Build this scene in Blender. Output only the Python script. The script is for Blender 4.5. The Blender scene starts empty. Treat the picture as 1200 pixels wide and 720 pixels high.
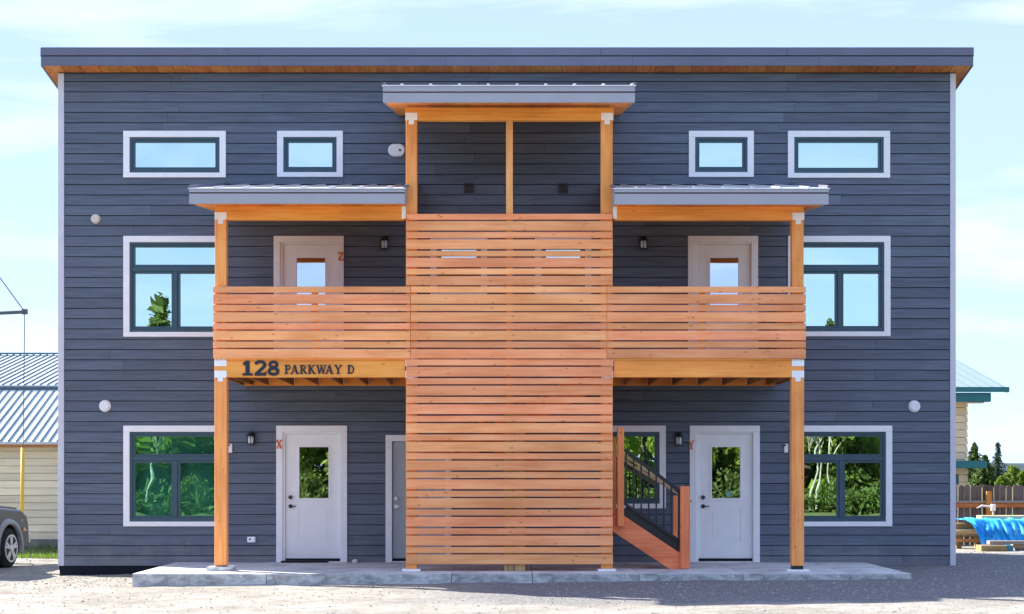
import bpy, bmesh, math, random
from mathutils import Vector, Matrix, noise
R = math.radians
S = bpy.context.scene
COL = S.collection
rnd = random.Random(7)

# ------------------------------------------------------------------ camera, sky, sun, exposure
F = 1961.0            # focal length in photo pixels (1200 px wide)
DW = 26.5             # camera to facade, metres
EYE = 1.5
CX, CY = 596.0, 556.0
cam = bpy.data.cameras.new('camera'); camo = bpy.data.objects.new('camera', cam); COL.objects.link(camo)
camo.location = (0, -DW, EYE); camo.rotation_euler = (R(90), 0, 0)
cam.sensor_width = 36; cam.lens = F * 36 / 1200
cam.shift_x = (600 - CX) / 1200; cam.shift_y = (CY - 360) / 1200
cam.clip_start = .1; cam.clip_end = 9000
S.camera = camo

SUNV = Vector((-1.16, .79, 1.0)).normalized()
SUN_EL = math.asin(SUNV.z); SUN_AZ = math.atan2(SUNV.x, SUNV.y)
w = bpy.data.worlds.new('World'); S.world = w; w.use_nodes = True
nt = w.node_tree; nt.nodes.clear()
wo = nt.nodes.new('ShaderNodeOutputWorld'); bg = nt.nodes.new('ShaderNodeBackground')
sky = nt.nodes.new('ShaderNodeTexSky'); sky.sky_type = 'NISHITA'; sky.sun_disc = False
sky.sun_elevation = SUN_EL; sky.sun_rotation = SUN_AZ
sky.altitude = 1200; sky.air_density = 1.0; sky.dust_density = .2; sky.ozone_density = 3.0
tc = nt.nodes.new('ShaderNodeTexCoord'); mp = nt.nodes.new('ShaderNodeMapping')
mp.inputs['Scale'].default_value = (2.6, 2.2, 11.0); mp.inputs['Location'].default_value = (3.1, .4, .35)
nz = nt.nodes.new('ShaderNodeTexNoise'); nz.inputs['Scale'].default_value = 1.6; nz.inputs['Detail'].default_value = 7
nz.inputs['Roughness'].default_value = .58; nz.inputs['Distortion'].default_value = .6
rp = nt.nodes.new('ShaderNodeValToRGB'); rp.color_ramp.elements[0].position = .47; rp.color_ramp.elements[1].position = .68
mx = nt.nodes.new('ShaderNodeMixRGB'); mx.inputs[2].default_value = (2.2, 2.5, 3.1, 1)
mm = nt.nodes.new('ShaderNodeMath'); mm.operation = 'MULTIPLY'; mm.inputs[1].default_value = .5
mx.inputs[0].default_value = .95
sx_ = nt.nodes.new('ShaderNodeSeparateXYZ'); vr = nt.nodes.new('ShaderNodeValToRGB')
vr.color_ramp.elements[0].position = 0; vr.color_ramp.elements[0].color = (1.06, 1.42, 1.95, 1)
vr.color_ramp.elements[1].position = .30; vr.color_ramp.elements[1].color = (.80, 1.06, 1.86, 1)
nt.links.new(tc.outputs['Generated'], sx_.inputs[0]); nt.links.new(sx_.outputs[2], vr.inputs[0]); nt.links.new(vr.outputs[0], mx.inputs[2])
mc = nt.nodes.new('ShaderNodeMixRGB'); mc.inputs[2].default_value = (1.85, 2.0, 2.2, 1)
tint = nt.nodes.new('ShaderNodeMixRGB'); tint.blend_type = 'MULTIPLY'; tint.inputs[0].default_value = 1
tint.inputs[2].default_value = (.76, .84, 1.14, 1)
L = nt.links.new
L(tc.outputs['Generated'], mp.inputs[0]); L(mp.outputs[0], nz.inputs[0]); L(nz.outputs[0], rp.inputs[0])
L(rp.outputs[0], mm.inputs[0]); L(mm.outputs[0], mc.inputs[0]); L(sky.outputs[0], tint.inputs[1])
L(tint.outputs[0], mx.inputs[1]); L(mx.outputs[0], mc.inputs[1]); L(mc.outputs[0], bg.inputs[0]); L(bg.outputs[0], wo.inputs[0])
bg.inputs[1].default_value = .12
sd = bpy.data.lights.new('sun', 'SUN'); sd.energy = 2.7; sd.angle = R(.53); sd.color = (1, .94, .84)
so = bpy.data.objects.new('sun', sd); COL.objects.link(so); so.location = (-40, 30, 40)
so.rotation_euler = SUNV.to_track_quat('Z', 'Y').to_euler()
S.view_settings.view_transform = 'Standard'; S.view_settings.look = 'None'
S.view_settings.gamma = 1; S.view_settings.use_curve_mapping = False
S.view_settings.exposure = 2.62
S.render.engine = 'CYCLES'; S.cycles.max_bounces = 10; S.cycles.diffuse_bounces = 6; S.cycles.use_denoising = True

# ------------------------------------------------------------------ placing helpers: photo pixel at a distance -> metres
def wx(px, d=DW): return (px - CX) * d / F
def wz(py, d=DW): return EYE + (CY - py) * d / F
WP = {}
def reg(o, wloc, parent):
    WP[o.name] = Vector(wloc)
    if parent is not None:
        o.parent = parent; o.location = Vector(wloc) - WP[parent.name]
    else: o.location = wloc
    COL.objects.link(o); return o
def thing(name, label, cat, loc, group=None):
    o = bpy.data.objects.new(name, None); o.empty_display_size = .2
    o['label'] = label; o['category'] = cat
    if group: o['group'] = group
    return reg(o, loc, None)
def tag(o, label, cat, group=None):
    o['label'] = label; o['category'] = cat
    if group: o['group'] = group
    return o
def kind(o, k): o['kind'] = k; return o
MC = {}
def box_mesh(dx, dy, dz, m, b):
    key = (round(dx, 4), round(dy, 4), round(dz, 4), m.name, b)
    if key in MC: return MC[key]
    bm = bmesh.new(); bmesh.ops.create_cube(bm, size=1)
    bmesh.ops.scale(bm, vec=(dx, dy, dz), verts=bm.verts)
    if b > 0 and min(dx, dy, dz) > 2.5 * b:
        bmesh.ops.bevel(bm, geom=bm.edges[:], offset=b, segments=1, affect='EDGES')
    me = bpy.data.meshes.new('box'); bm.to_mesh(me); bm.free(); me.materials.append(m)
    MC[key] = me; return me
def box(name, m, parent, x0, x1, y0, y1, z0, z1, b=.003, rot=None):
    x0, x1 = min(x0, x1), max(x0, x1); y0, y1 = min(y0, y1), max(y0, y1); z0, z1 = min(z0, z1), max(z0, z1)
    o = bpy.data.objects.new(name, box_mesh(x1 - x0, y1 - y0, z1 - z0, m, b))
    o = reg(o, ((x0 + x1) / 2, (y0 + y1) / 2, (z0 + z1) / 2), parent)
    if rot: o.rotation_euler = rot
    return o
def bar(name, m, parent, p, q, wd, ht, b=.003, up=Vector((0, 0, 1))):
    """box beam from p to q: wd across, ht along 'up'"""
    p, q = Vector(p), Vector(q); d = q - p
    o = bpy.data.objects.new(name, box_mesh(d.length, wd, ht, m, b))
    reg(o, (p + q) / 2, parent)
    x = d.normalized(); y = up.cross(x).normalized(); z = x.cross(y)
    o.rotation_euler = Matrix((x, y, z)).transposed().to_euler(); return o
def poly(name, m, parent, verts, faces, org=None, smooth=False):
    me = bpy.data.meshes.new(name)
    if org is None:
        n = len(verts); org = [sum(v[i] for v in verts) / n for i in range(3)]
    me.from_pydata([(v[0] - org[0], v[1] - org[1], v[2] - org[2]) for v in verts], [], faces)
    for mat in (m if isinstance(m, list) else [m]): me.materials.append(mat)
    me.update()
    if smooth: me.polygons.foreach_set('use_smooth', [True] * len(me.polygons))
    return reg(bpy.data.objects.new(name, me), org, parent)
def from_bm(name, m, parent, bm, org, smooth=False):
    bmesh.ops.recalc_face_normals(bm, faces=bm.faces)
    me = bpy.data.meshes.new(name); bm.to_mesh(me); bm.free()
    for mat in (m if isinstance(m, list) else [m]): me.materials.append(mat)
    if smooth: me.polygons.foreach_set('use_smooth', [True] * len(me.polygons))
    return reg(bpy.data.objects.new(name, me), org, parent)
def bm_box(bm, x0, x1, y0, y1, z0, z1, mi=0):
    vs = [bm.verts.new((x, y, z)) for x in (x0, x1) for y in (y0, y1) for z in (z0, z1)]
    for f in ((0, 1, 3, 2), (4, 6, 7, 5), (0, 4, 5, 1), (2, 3, 7, 6), (0, 2, 6, 4), (1, 5, 7, 3)):
        bm.faces.new([vs[i] for i in f]).material_index = mi
def bm_cyl(bm, p, q, r0, r1, n=12, cap=True, mi=0):
    p, q = Vector(p), Vector(q); d = (q - p).normalized()
    u = d.orthogonal().normalized(); v = d.cross(u)
    A = [bm.verts.new(p + (u * math.cos(a) + v * math.sin(a)) * r0) for a in [2 * math.pi * i / n for i in range(n)]]
    B = [bm.verts.new(q + (u * math.cos(a) + v * math.sin(a)) * r1) for a in [2 * math.pi * i / n for i in range(n)]]
    for i in range(n): bm.faces.new((A[i], A[(i + 1) % n], B[(i + 1) % n], B[i])).material_index = mi
    if cap:
        bm.faces.new(A[::-1]).material_index = mi; bm.faces.new(B).material_index = mi
def cyl(name, m, parent, p, q, r0, r1=None, n=12, smooth=False):
    p, q = Vector(p), Vector(q); c = (p + q) / 2
    bm = bmesh.new(); bm_cyl(bm, p - c, q - c, r0, r0 if r1 is None else r1, n)
    return from_bm(name, m, parent, bm, c, smooth)

# ------------------------------------------------------------------ materials
def newmat(name, rough=.6, spec=.4, metal=0):
    m = bpy.data.materials.new(name); m.use_nodes = True
    p = m.node_tree.nodes['Principled BSDF']
    p.inputs['Roughness'].default_value = rough; p.inputs['Specular IOR Level'].default_value = spec
    p.inputs['Metallic'].default_value = metal
    return m, m.node_tree, p
def N(t, typ, **kw):
    n = t.nodes.new(typ)
    for k, v in kw.items(): setattr(n, k, v)
    return n
def coords(t, scale, rand=True):
    """object coordinates shifted by the object's random number, then scaled"""
    tc = N(t, 'ShaderNodeTexCoord'); mp = N(t, 'ShaderNodeMapping'); mp.inputs['Scale'].default_value = scale
    if rand:
        oi = N(t, 'ShaderNodeObjectInfo'); ml = N(t, 'ShaderNodeMath', operation='MULTIPLY'); ml.inputs[1].default_value = 37.0
        ad = N(t, 'ShaderNodeVectorMath', operation='ADD')
        t.links.new(oi.outputs['Random'], ml.inputs[0]); t.links.new(ml.outputs[0], ad.inputs[1])
        t.links.new(tc.outputs['Object'], ad.inputs[0]); t.links.new(ad.outputs[0], mp.inputs[0])
    else: t.links.new(tc.outputs['Object'], mp.inputs[0])
    return mp.outputs[0]
def ramp(t, stops):
    r = N(t, 'ShaderNodeValToRGB'); e = r.color_ramp.elements
    while len(e) < len(stops): e.new(.5)
    for el, (p, c) in zip(e, stops): el.position = p; el.color = (*c, 1) if len(c) == 3 else c
    return r
def nzn(t, vec, scale, detail=4, rough=.5, dist=0):
    n = N(t, 'ShaderNodeTexNoise'); n.inputs['Scale'].default_value = scale; n.inputs['Detail'].default_value = detail
    n.inputs['Roughness'].default_value = rough; n.inputs['Distortion'].default_value = dist
    if vec is not None: t.links.new(vec, n.inputs['Vector'])
    return n
def mixc(t, fac, a, b, mode='MIX'):
    m = N(t, 'ShaderNodeMixRGB', blend_type=mode)
    for i, v in ((0, fac), (1, a), (2, b)):
        if isinstance(v, (int, float)): m.inputs[i].default_value = v
        elif isinstance(v, tuple): m.inputs[i].default_value = (*v, 1)
        else: t.links.new(v, m.inputs[i])
    return m.outputs[0]
def bump(t, p, h, strength=.3, dist=.01):
    b = N(t, 'ShaderNodeBump'); b.inputs['Strength'].default_value = strength; b.inputs['Distance'].default_value = dist
    t.links.new(h, b.inputs['Height']); t.links.new(b.outputs[0], p.inputs['Normal'])
def plain(name, c, rough=.5, spec=.4, metal=0, var=.12, scale=6):
    m, t, p = newmat(name, rough, spec, metal)
    n = nzn(t, coords(t, (1, 1, 1)), scale, 5, .6)
    lo = tuple(v * (1 - var) for v in c); hi = tuple(min(1, v * (1 + var)) for v in c)
    r = ramp(t, [(.3, lo), (.7, hi)]); t.links.new(n.outputs[0], r.inputs[0]); t.links.new(r.outputs[0], p.inputs['Base Color'])
    return m
def wood(name, pale, mid, deep, axis='X', knots=1.0, var=.16, rough=.62):
    m, t, p = newmat(name, rough, .3)
    ax = {'X': 0, 'Y': 1, 'Z': 2}[axis]
    s = [14, 14, 14]; s[ax] = .55
    v = coords(t, tuple(s))
    n = nzn(t, v, 2.2, 6, .6, .5)
    r = ramp(t, [(.25, deep), (.5, mid), (.75, pale)]); t.links.new(n.outputs[0], r.inputs[0])
    n2 = nzn(t, coords(t, tuple(1.1 if i == ax else 4 for i in range(3))), 1.0, 3)
    r2 = ramp(t, [(.3, (.84, .77, .70)), (.65, (1.07, 1.09, 1.12))]); t.links.new(n2.outputs[0], r2.inputs[0])
    c = mixc(t, 1.0, r.outputs[0], r2.outputs[0], 'MULTIPLY')
    oi = N(t, 'ShaderNodeObjectInfo')
    hs = N(t, 'ShaderNodeHueSaturation'); mr = N(t, 'ShaderNodeMapRange')
    mr.inputs[3].default_value = 1 - var; mr.inputs[4].default_value = 1 + var
    t.links.new(oi.outputs['Random'], mr.inputs[0]); t.links.new(mr.outputs[0], hs.inputs['Value'])
    ml = N(t, 'ShaderNodeMath', operation='MULTIPLY'); ml.inputs[1].default_value = 7.31
    fr = N(t, 'ShaderNodeMath', operation='FRACT'); t.links.new(oi.outputs['Random'], ml.inputs[0]); t.links.new(ml.outputs[0], fr.inputs[0])
    mh = N(t, 'ShaderNodeMapRange'); mh.inputs[3].default_value = .491; mh.inputs[4].default_value = .506
    t.links.new(fr.outputs[0], mh.inputs[0]); t.links.new(mh.outputs[0], hs.inputs['Hue']); t.links.new(c, hs.inputs['Color'])
    sk = [13, 13, 13]; sk[ax] = 6.0
    vo = N(t, 'ShaderNodeTexVoronoi'); vo.inputs['Scale'].default_value = 1; t.links.new(coords(t, tuple(sk)), vo.inputs['Vector'])
    kr = ramp(t, [(.06, (1, 1, 1)), (.2, (0, 0, 0))]); t.links.new(vo.outputs['Distance'], kr.inputs[0])
    wn = N(t, 'ShaderNodeTexWhiteNoise'); t.links.new(vo.outputs['Position'], wn.inputs['Vector'])
    gt = N(t, 'ShaderNodeMath', operation='GREATER_THAN'); gt.inputs[1].default_value = 1 - .34 * knots
    t.links.new(wn.outputs[0], gt.inputs[0])
    km = N(t, 'ShaderNodeMath', operation='MULTIPLY'); t.links.new(kr.outputs[0], km.inputs[0]); t.links.new(gt.outputs[0], km.inputs[1])
    k2 = N(t, 'ShaderNodeMath', operation='MULTIPLY'); k2.inputs[1].default_value = .8; t.links.new(km.outputs[0], k2.inputs[0])
    c2 = mixc(t, k2.outputs[0], hs.outputs[0], tuple(v * .5 for v in deep))
    t.links.new(c2, p.inputs['Base Color']); bump(t, p, n.outputs[0], .25, .004)
    return m
def siding_mat(name, c, streak=.35, rough=.55, spec=.35, dust=.3):
    m, t, p = newmat(name, rough, spec)
    n = nzn(t, coords(t, (1.0, 20, 26)), 1.6, 7, .65, .3)
    lo = tuple(v * (1 - streak) for v in c); hi = tuple(v * (1 + streak) for v in c)
    r = ramp(t, [(.3, lo), (.7, hi)]); t.links.new(n.outputs[0], r.inputs[0])
    n2 = nzn(t, coords(t, (.7, 2, 2), False), .9, 4)
    r2 = ramp(t, [(.35, (.88, .88, .9)), (.7, (1.1, 1.1, 1.08))]); t.links.new(n2.outputs[0], r2.inputs[0])
    cc = mixc(t, 1.0, r.outputs[0], r2.outputs[0], 'MULTIPLY')
    oi = N(t, 'ShaderNodeObjectInfo'); hs = N(t, 'ShaderNodeHueSaturation'); mr = N(t, 'ShaderNodeMapRange')
    mr.inputs[3].default_value = .9; mr.inputs[4].default_value = 1.1
    t.links.new(oi.outputs['Random'], mr.inputs[0]); t.links.new(mr.outputs[0], hs.inputs['Value']); t.links.new(cc, hs.inputs['Color'])
    # dust splashed up from the ground, in uneven patches
    ps = N(t, 'ShaderNodeNewGeometry'); sx = N(t, 'ShaderNodeSeparateXYZ'); t.links.new(ps.outputs['Position'], sx.inputs[0])
    nd = nzn(t, ps.outputs['Position'], 2.3, 6, .65); ma = N(t, 'ShaderNodeMath', operation='MULTIPLY_ADD'); ma.inputs[1].default_value = 1.3
    t.links.new(nd.outputs[0], ma.inputs[0]); mz = N(t, 'ShaderNodeMath', operation='MULTIPLY'); mz.inputs[1].default_value = -1.0
    t.links.new(sx.outputs[2], mz.inputs[0]); t.links.new(mz.outputs[0], ma.inputs[2])
    md = N(t, 'ShaderNodeMapRange', interpolation_type='SMOOTHSTEP'); md.inputs[1].default_value = .1; md.inputs[2].default_value = .75; md.inputs[4].default_value = dust
    t.links.new(ma.outputs[0], md.inputs[0])
    t.links.new(mixc(t, md.outputs[0], hs.outputs[0], (.36, .33, .29)), p.inputs['Base Color']); bump(t, p, n.outputs[0], .35, .003)
    return m
def glass_mat(name, tintc, fac, trc=(.62, .75, .74), wob=.09):
    m = bpy.data.materials.new(name); m.use_nodes = True; t = m.node_tree; t.nodes.clear()
    o = N(t, 'ShaderNodeOutputMaterial'); g = N(t, 'ShaderNodeBsdfGlossy'); tr = N(t, 'ShaderNodeBsdfTransparent'); mxs = N(t, 'ShaderNodeMixShader')
    g.inputs['Color'].default_value = (*tintc, 1); g.inputs['Roughness'].default_value = .0
    tr.inputs['Color'].default_value = (*trc, 1)
    n = nzn(t, coords(t, (1, 1, 1)), 1.4, 1); b = N(t, 'ShaderNodeBump'); b.inputs['Strength'].default_value = wob; b.inputs['Distance'].default_value = .02
    t.links.new(n.outputs[0], b.inputs['Height']); t.links.new(b.outputs[0], g.inputs['Normal'])
    lw = N(t, 'ShaderNodeLayerWeight'); lw.inputs[0].default_value = .5
    mr = N(t, 'ShaderNodeMapRange'); mr.inputs[3].default_value = fac; mr.inputs[4].default_value = 1.0
    t.links.new(lw.outputs['Facing'], mr.inputs[0]); t.links.new(mr.outputs[0], mxs.inputs[0])
    t.links.new(tr.outputs[0], mxs.inputs[1]); t.links.new(g.outputs[0], mxs.inputs[2]); t.links.new(mxs.outputs[0], o.inputs[0])
    return m
M = {}
M['siding'] = siding_mat('siding', (.112, .136, .178), .28)
M['sheath'] = plain('sheath', (.016, .02, .028), .9, .1)
M['corner'] = plain('corner_trim', (.62, .62, .66), .5, .3, var=.05)
M['trim'] = plain('white_trim', (.87, .87, .87), .5, .3, var=.04)
M['door'] = plain('white_door', (.88, .88, .87), .4, .4, var=.03)
M['utildoor'] = plain('grey_door', (.40, .45, .48), .45, .4, var=.05)
M['frame'] = plain('teal_frame', (.036, .085, .115), .4, .5, var=.1)
M['glass'] = glass_mat('glass', (.74, .93, .87), .80)
M['greenglass'] = glass_mat('green_glass', (.46, .96, .80), .58, (.42, .92, .76), .16)
M['doorglass'] = glass_mat('door_glass', (.80, .88, .95), .72)
M['fascia'] = plain('dark_fascia', (.125, .135, .195), .4, .5, var=.08, scale=2)
M['fascia2'] = plain('light_fascia', (.37, .375, .42), .4, .5, var=.05, scale=2)
M['roofmetal'] = plain('porch_roof_metal', (.78, .78, .76), .35, .5, .3, var=.1)
M['rail'] = wood('cedar_board', (.99, .50, .235), (.98, .41, .17), (.90, .30, .10), 'X', 1.15, .14)
M['railY'] = wood('cedar_board_y', (.99, .50, .235), (.98, .41, .17), (.90, .30, .10), 'Y', 1.15, .14)
M['beam'] = wood('fir_beam', (.98, .49, .12), (.95, .39, .075), (.82, .27, .04), 'X', .5, .06)
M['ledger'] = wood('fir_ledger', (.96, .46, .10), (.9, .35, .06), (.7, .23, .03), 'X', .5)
M['joist'] = wood('shaded_fir_joist', (.42, .20, .06), (.34, .145, .04), (.24, .09, .025), 'Y', .5)  # darker than the ledger: shade under the deck put into the wood colour
M['postw'] = wood('fir_post', (.98, .52, .17), (.96, .42, .11), (.82, .29, .06), 'Z', .8, .06)
M['stud'] = wood('cedar_stud', (.98, .52, .2), (.94, .42, .14), (.78, .28, .07), 'Z', .6)
M['pale'] = wood('pale_lumber', (.85, .68, .42), (.72, .54, .30), (.5, .34, .17), 'X', .4)
M['palez'] = wood('pale_post', (.72, .52, .26), (.6, .4, .17), (.42, .25, .09), 'Z', .6)
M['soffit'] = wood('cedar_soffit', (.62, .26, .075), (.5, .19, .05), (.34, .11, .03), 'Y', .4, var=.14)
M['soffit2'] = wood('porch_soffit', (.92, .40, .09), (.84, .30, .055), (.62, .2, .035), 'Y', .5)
M['stair'] = wood('redwood', (.95, .37, .15), (.88, .29, .10), (.68, .18, .06), 'X', .8)
M['stairz'] = wood('redwood_post', (.95, .37, .15), (.88, .29, .10), (.68, .18, .06), 'Z', .6)
M['steel'] = plain('galvanised', (.93, .95, .94), .45, .5, .0, var=.06)
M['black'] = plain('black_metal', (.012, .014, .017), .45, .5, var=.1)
M['lampglass'] = plain('lamp_glass', (.7, .74, .76), .2, .6, var=.05)
M['white'] = plain('white_plastic', (.82, .82, .82), .4, .4, var=.03)
M['cream'] = plain('cream_plastic', (.66, .6, .5), .5, .4, var=.05)
M['brown'] = plain('brown_vent', (.055, .045, .05), .6, .3, var=.1)
M['orange'] = plain('orange_letter', (.72, .17, .035), .5, .4, var=.08)
M['navy'] = plain('navy_letter', (.014, .022, .04), .4, .4, var=.1)
M['rubber'] = plain('rubber', (.018, .018, .02), .8, .3, var=.2)
M['interior'] = plain('interior_wall', (.12, .13, .13), .9, .1)
M['curtain'] = plain('curtain', (.72, .74, .75), .9, .1, var=.08)

def concrete(name, c):
    m, t, p = newmat(name, .85, .2)
    n = nzn(t, coords(t, (1, 1, 1), False), 1.7, 8, .62); n2 = nzn(t, coords(t, (1, 1, 1), False), 60, 4, .7)
    r = ramp(t, [(.3, tuple(v * .62 for v in c)), (.5, c), (.72, tuple(min(1, v * 1.15) for v in c))]); t.links.new(n.outputs[0], r.inputs[0])
    r2 = ramp(t, [(.35, (.86, .86, .86)), (.65, (1.08, 1.08, 1.08))]); t.links.new(n2.outputs[0], r2.inputs[0])
    t.links.new(mixc(t, 1.0, r.outputs[0], r2.outputs[0], 'MULTIPLY'), p.inputs['Base Color']); bump(t, p, n2.outputs[0], .3, .004)
    return m
M['concrete'] = concrete('concrete', (.60, .61, .60))
def concrete_face():
    m = concrete('concrete_edge', (.60, .62, .60)); t = m.node_tree; p = t.nodes['Principled BSDF']
    src = p.inputs['Base Color'].links[0].from_socket
    n = nzn(t, coords(t, (2.2, 2.2, 5), False), 2.4, 8, .72, .4)
    r = ramp(t, [(.42, (.42, .43, .43)), (.58, (1, 1, 1))]); t.links.new(n.outputs[0], r.inputs[0])
    t.links.new(mixc(t, .75, src, r.outputs[0], 'MULTIPLY'), p.inputs['Base Color'])
    return m
M['concrete_edge'] = concrete_face()
def ground_mat():
    m, t, p = newmat('dirt_ground', .95, .1)
    ps = N(t, 'ShaderNodeNewGeometry'); pos = ps.outputs['Position']
    n = nzn(t, pos, .9, 8, .65, .3); nf = nzn(t, pos, 26, 5, .75); nm = nzn(t, pos, 4.5, 6, .7)
    sand = ramp(t, [(.3, (.25, .235, .21)), (.5, (.335, .32, .288)), (.7, (.42, .405, .375))]); t.links.new(n.outputs[0], sand.inputs[0])
    gf = ramp(t, [(.3, (.62, .6, .58)), (.5, (1, 1, 1)), (.72, (1.22, 1.2, 1.18))]); t.links.new(nf.outputs[0], gf.inputs[0])
    gm = ramp(t, [(.36, (.78, .76, .73)), (.6, (1.05, 1.05, 1.05))]); t.links.new(nm.outputs[0], gm.inputs[0])
    sc = mixc(t, 1.0, mixc(t, 1.0, sand.outputs[0], gf.outputs[0], 'MULTIPLY'), gm.outputs[0], 'MULTIPLY')
    greyc = ramp(t, [(.32, (.10, .10, .105)), (.5, (.18, .18, .185)), (.68, (.34, .34, .35))]); t.links.new(nf.outputs[0], greyc.inputs[0])
    # ground turns a darker grey along the right half of the building
    sx = N(t, 'ShaderNodeSeparateXYZ'); t.links.new(pos, sx.inputs[0])
    def lin(src, a, b):
        q = N(t, 'ShaderNodeMapRange', interpolation_type='SMOOTHSTEP'); q.inputs[1].default_value = a; q.inputs[2].default_value = b
        t.links.new(src, q.inputs[0]); return q.outputs[0]
    nb = nzn(t, pos, .55, 5, .6)
    def addn(src, amt):
        ml = N(t, 'ShaderNodeMath', operation='MULTIPLY_ADD'); ml.inputs[1].default_value = amt
        t.links.new(nb.outputs[0], ml.inputs[0]); t.links.new(src, ml.inputs[2]); return ml.outputs[0]
    f = N(t, 'ShaderNodeMath', operation='MULTIPLY'); t.links.new(lin(addn(sx.outputs[0], 2.0), -1.0, 1.2), f.inputs[0]); t.links.new(lin(addn(sx.outputs[1], 1.0), -6.9, -6.2), f.inputs[1])
    f2 = N(t, 'ShaderNodeMath', operation='MULTIPLY'); t.links.new(f.outputs[0], f2.inputs[0]); t.links.new(lin(addn(sx.outputs[1], .6), 4.6, 4.1), f2.inputs[1])
    f3 = N(t, 'ShaderNodeMath', operation='MULTIPLY'); t.links.new(f2.outputs[0], f3.inputs[0]); f3.inputs[1].default_value = .85
    c = mixc(t, f3.outputs[0], sc, greyc.outputs[0])
    # far away the open ground is grassy
    fy = N(t, 'ShaderNodeVectorMath', operation='LENGTH'); t.links.new(pos, fy.inputs[0])
    far = lin(fy.outputs['Value'], 25, 35)
    gr = ramp(t, [(.35, (.05, .075, .022)), (.65, (.13, .15, .055))]); t.links.new(nm.outputs[0], gr.inputs[0])
    c = mixc(t, far, c, gr.outputs[0])
    t.links.new(c, p.inputs['Base Color'])
    ad = N(t, 'ShaderNodeMath', operation='ADD'); t.links.new(nf.outputs[0], ad.inputs[0]); t.links.new(nm.outputs[0], ad.inputs[1])
    bump(t, p, ad.outputs[0], .8, .03)
    return m
M['ground'] = ground_mat()
def leaf_mat(name, a, b, trans=.25):
    m, t, p = newmat(name, .6, .25)
    n = nzn(t, coords(t, (1, 1, 1)), 2.2, 4, .7); r = ramp(t, [(.3, a), (.7, b)]); t.links.new(n.outputs[0], r.inputs[0])
    t.links.new(r.outputs[0], p.inputs['Base Color'])
    tl = N(t, 'ShaderNodeBsdfTranslucent'); t.links.new(r.outputs[0], tl.inputs[0]); ms = N(t, 'ShaderNodeMixShader'); ms.inputs[0].default_value = trans
    o = [n_ for n_ in t.nodes if n_.type == 'OUTPUT_MATERIAL'][0]
    t.links.new(p.outputs[0], ms.inputs[1]); t.links.new(tl.outputs[0], ms.inputs[2]); t.links.new(ms.outputs[0], o.inputs[0])
    return m
M['needles'] = leaf_mat('needles', (.05, .09, .016), (.11, .17, .035), .35)
M['leaves'] = leaf_mat('leaves', (.11, .18, .02), (.22, .31, .045), .5)
M['sunny'] = leaf_mat('sunny_leaves', (.15, .24, .028), (.28, .38, .06), .5)
M['leaves2'] = leaf_mat('leaves_blue', (.04, .07, .05), (.09, .12, .09), .3)
M['bark'] = plain('bark', (.07, .055, .045), .9, .1, var=.4, scale=9)
M['birch'] = plain('birch_bark', (.34, .33, .29), .8, .2, var=.4, scale=5)
M['grass'] = leaf_mat('grass_blade', (.10, .18, .02), (.22, .32, .05), .4)

# ------------------------------------------------------------------ ground
def gz(x, y):
    a = max(-.11, min(.07, .0105 * x - .018))
    wgt = 1 - min(1, max(0, (abs(y + 1) - 5) / 6))
    n = noise.noise(Vector((x * .35, y * .35, 0))) * .03 + noise.noise(Vector((x * 1.3, y * 1.3, 5))) * .014
    if -10 < y < 3: n += noise.noise(Vector((x * 4, y * 4, 9))) * .008
    nw = 1 - min(1, max(0, (math.hypot(x, y) - 18) / 20))
    under = -.02 if (-5.0 < x < 5.4 and -2.9 < y < 0) else 0
    return a * wgt + n * nw + under
def axis(stops):
    out = []
    for (a, b, s) in stops:
        v = a
        while v < b - 1e-6: out.append(v); v += s
    out.append(stops[-1][1]); return out
gx = axis([(-5000, -1000, 1000), (-1000, -100, 150), (-100, -20, 10), (-20, -11, 1), (-11, 11.5, .16), (11.5, 20, .75), (20, 100, 8), (100, 1000, 150), (1000, 5000, 1000)])
gy = axis([(-5000, -1000, 1000), (-1000, -100, 150), (-100, -20, 8), (-20, -9.4, 1), (-9.4, 0, .14), (0, 6, .4), (6, 20, 1), (20, 100, 8), (100, 1000, 150), (1000, 6000, 1000)])
gv = [(x, y, gz(x, y)) for y in gy for x in gx]; nx = len(gx)
gf = [(j * nx + i, j * nx + i + 1, (j + 1) * nx + i + 1, (j + 1) * nx + i) for j in range(len(gy) - 1) for i in range(nx - 1)]
kind(poly('ground', M['ground'], None, gv, gf, (0, 0, 0), True), 'structure')

# gravel: loose pebbles lying on the dirt
M['pebble'] = None
def pebble_mat():
    m, t, p = newmat('pebble', .9, .2)
    ps = N(t, 'ShaderNodeNewGeometry'); wn = N(t, 'ShaderNodeTexWhiteNoise', noise_dimensions='1D')
    t.links.new(ps.outputs['Random Per Island'], wn.inputs['W'])
    r = ramp(t, [(.0, (.16, .15, .14)), (.5, (.28, .26, .235)), (1, (.42, .39, .35))]); t.links.new(wn.outputs[0], r.inputs[0])
    t.links.new(r.outputs[0], p.inputs['Base Color']); return m
M['pebble'] = pebble_mat()
pv, pf = [], []
def pebble(x, y, s):
    b = len(pv); z = gz(x, y); a = rnd.random() * 6.28; sx, sy, sz = s * rnd.uniform(.7, 1.3), s * rnd.uniform(.6, 1.1), s * rnd.uniform(.35, .8)
    ca, sa = math.cos(a), math.sin(a)
    for (ux, uy, uz) in ((1, 0, 0), (0, 1, 0), (-1, 0, 0), (0, -1, 0), (0.1, .1, 1), (0, 0, -.6)):
        ux *= sx; uy *= sy; pv.append((x + ux * ca - uy * sa, y + ux * sa + uy * ca, z + uz * sz))
    for (i, j, k) in ((0, 1, 4), (1, 2, 4), (2, 3, 4), (3, 0, 4), (1, 0, 5), (2, 1, 5), (3, 2, 5), (0, 3, 5)): pf.append((b + i, b + j, b + k))
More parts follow.
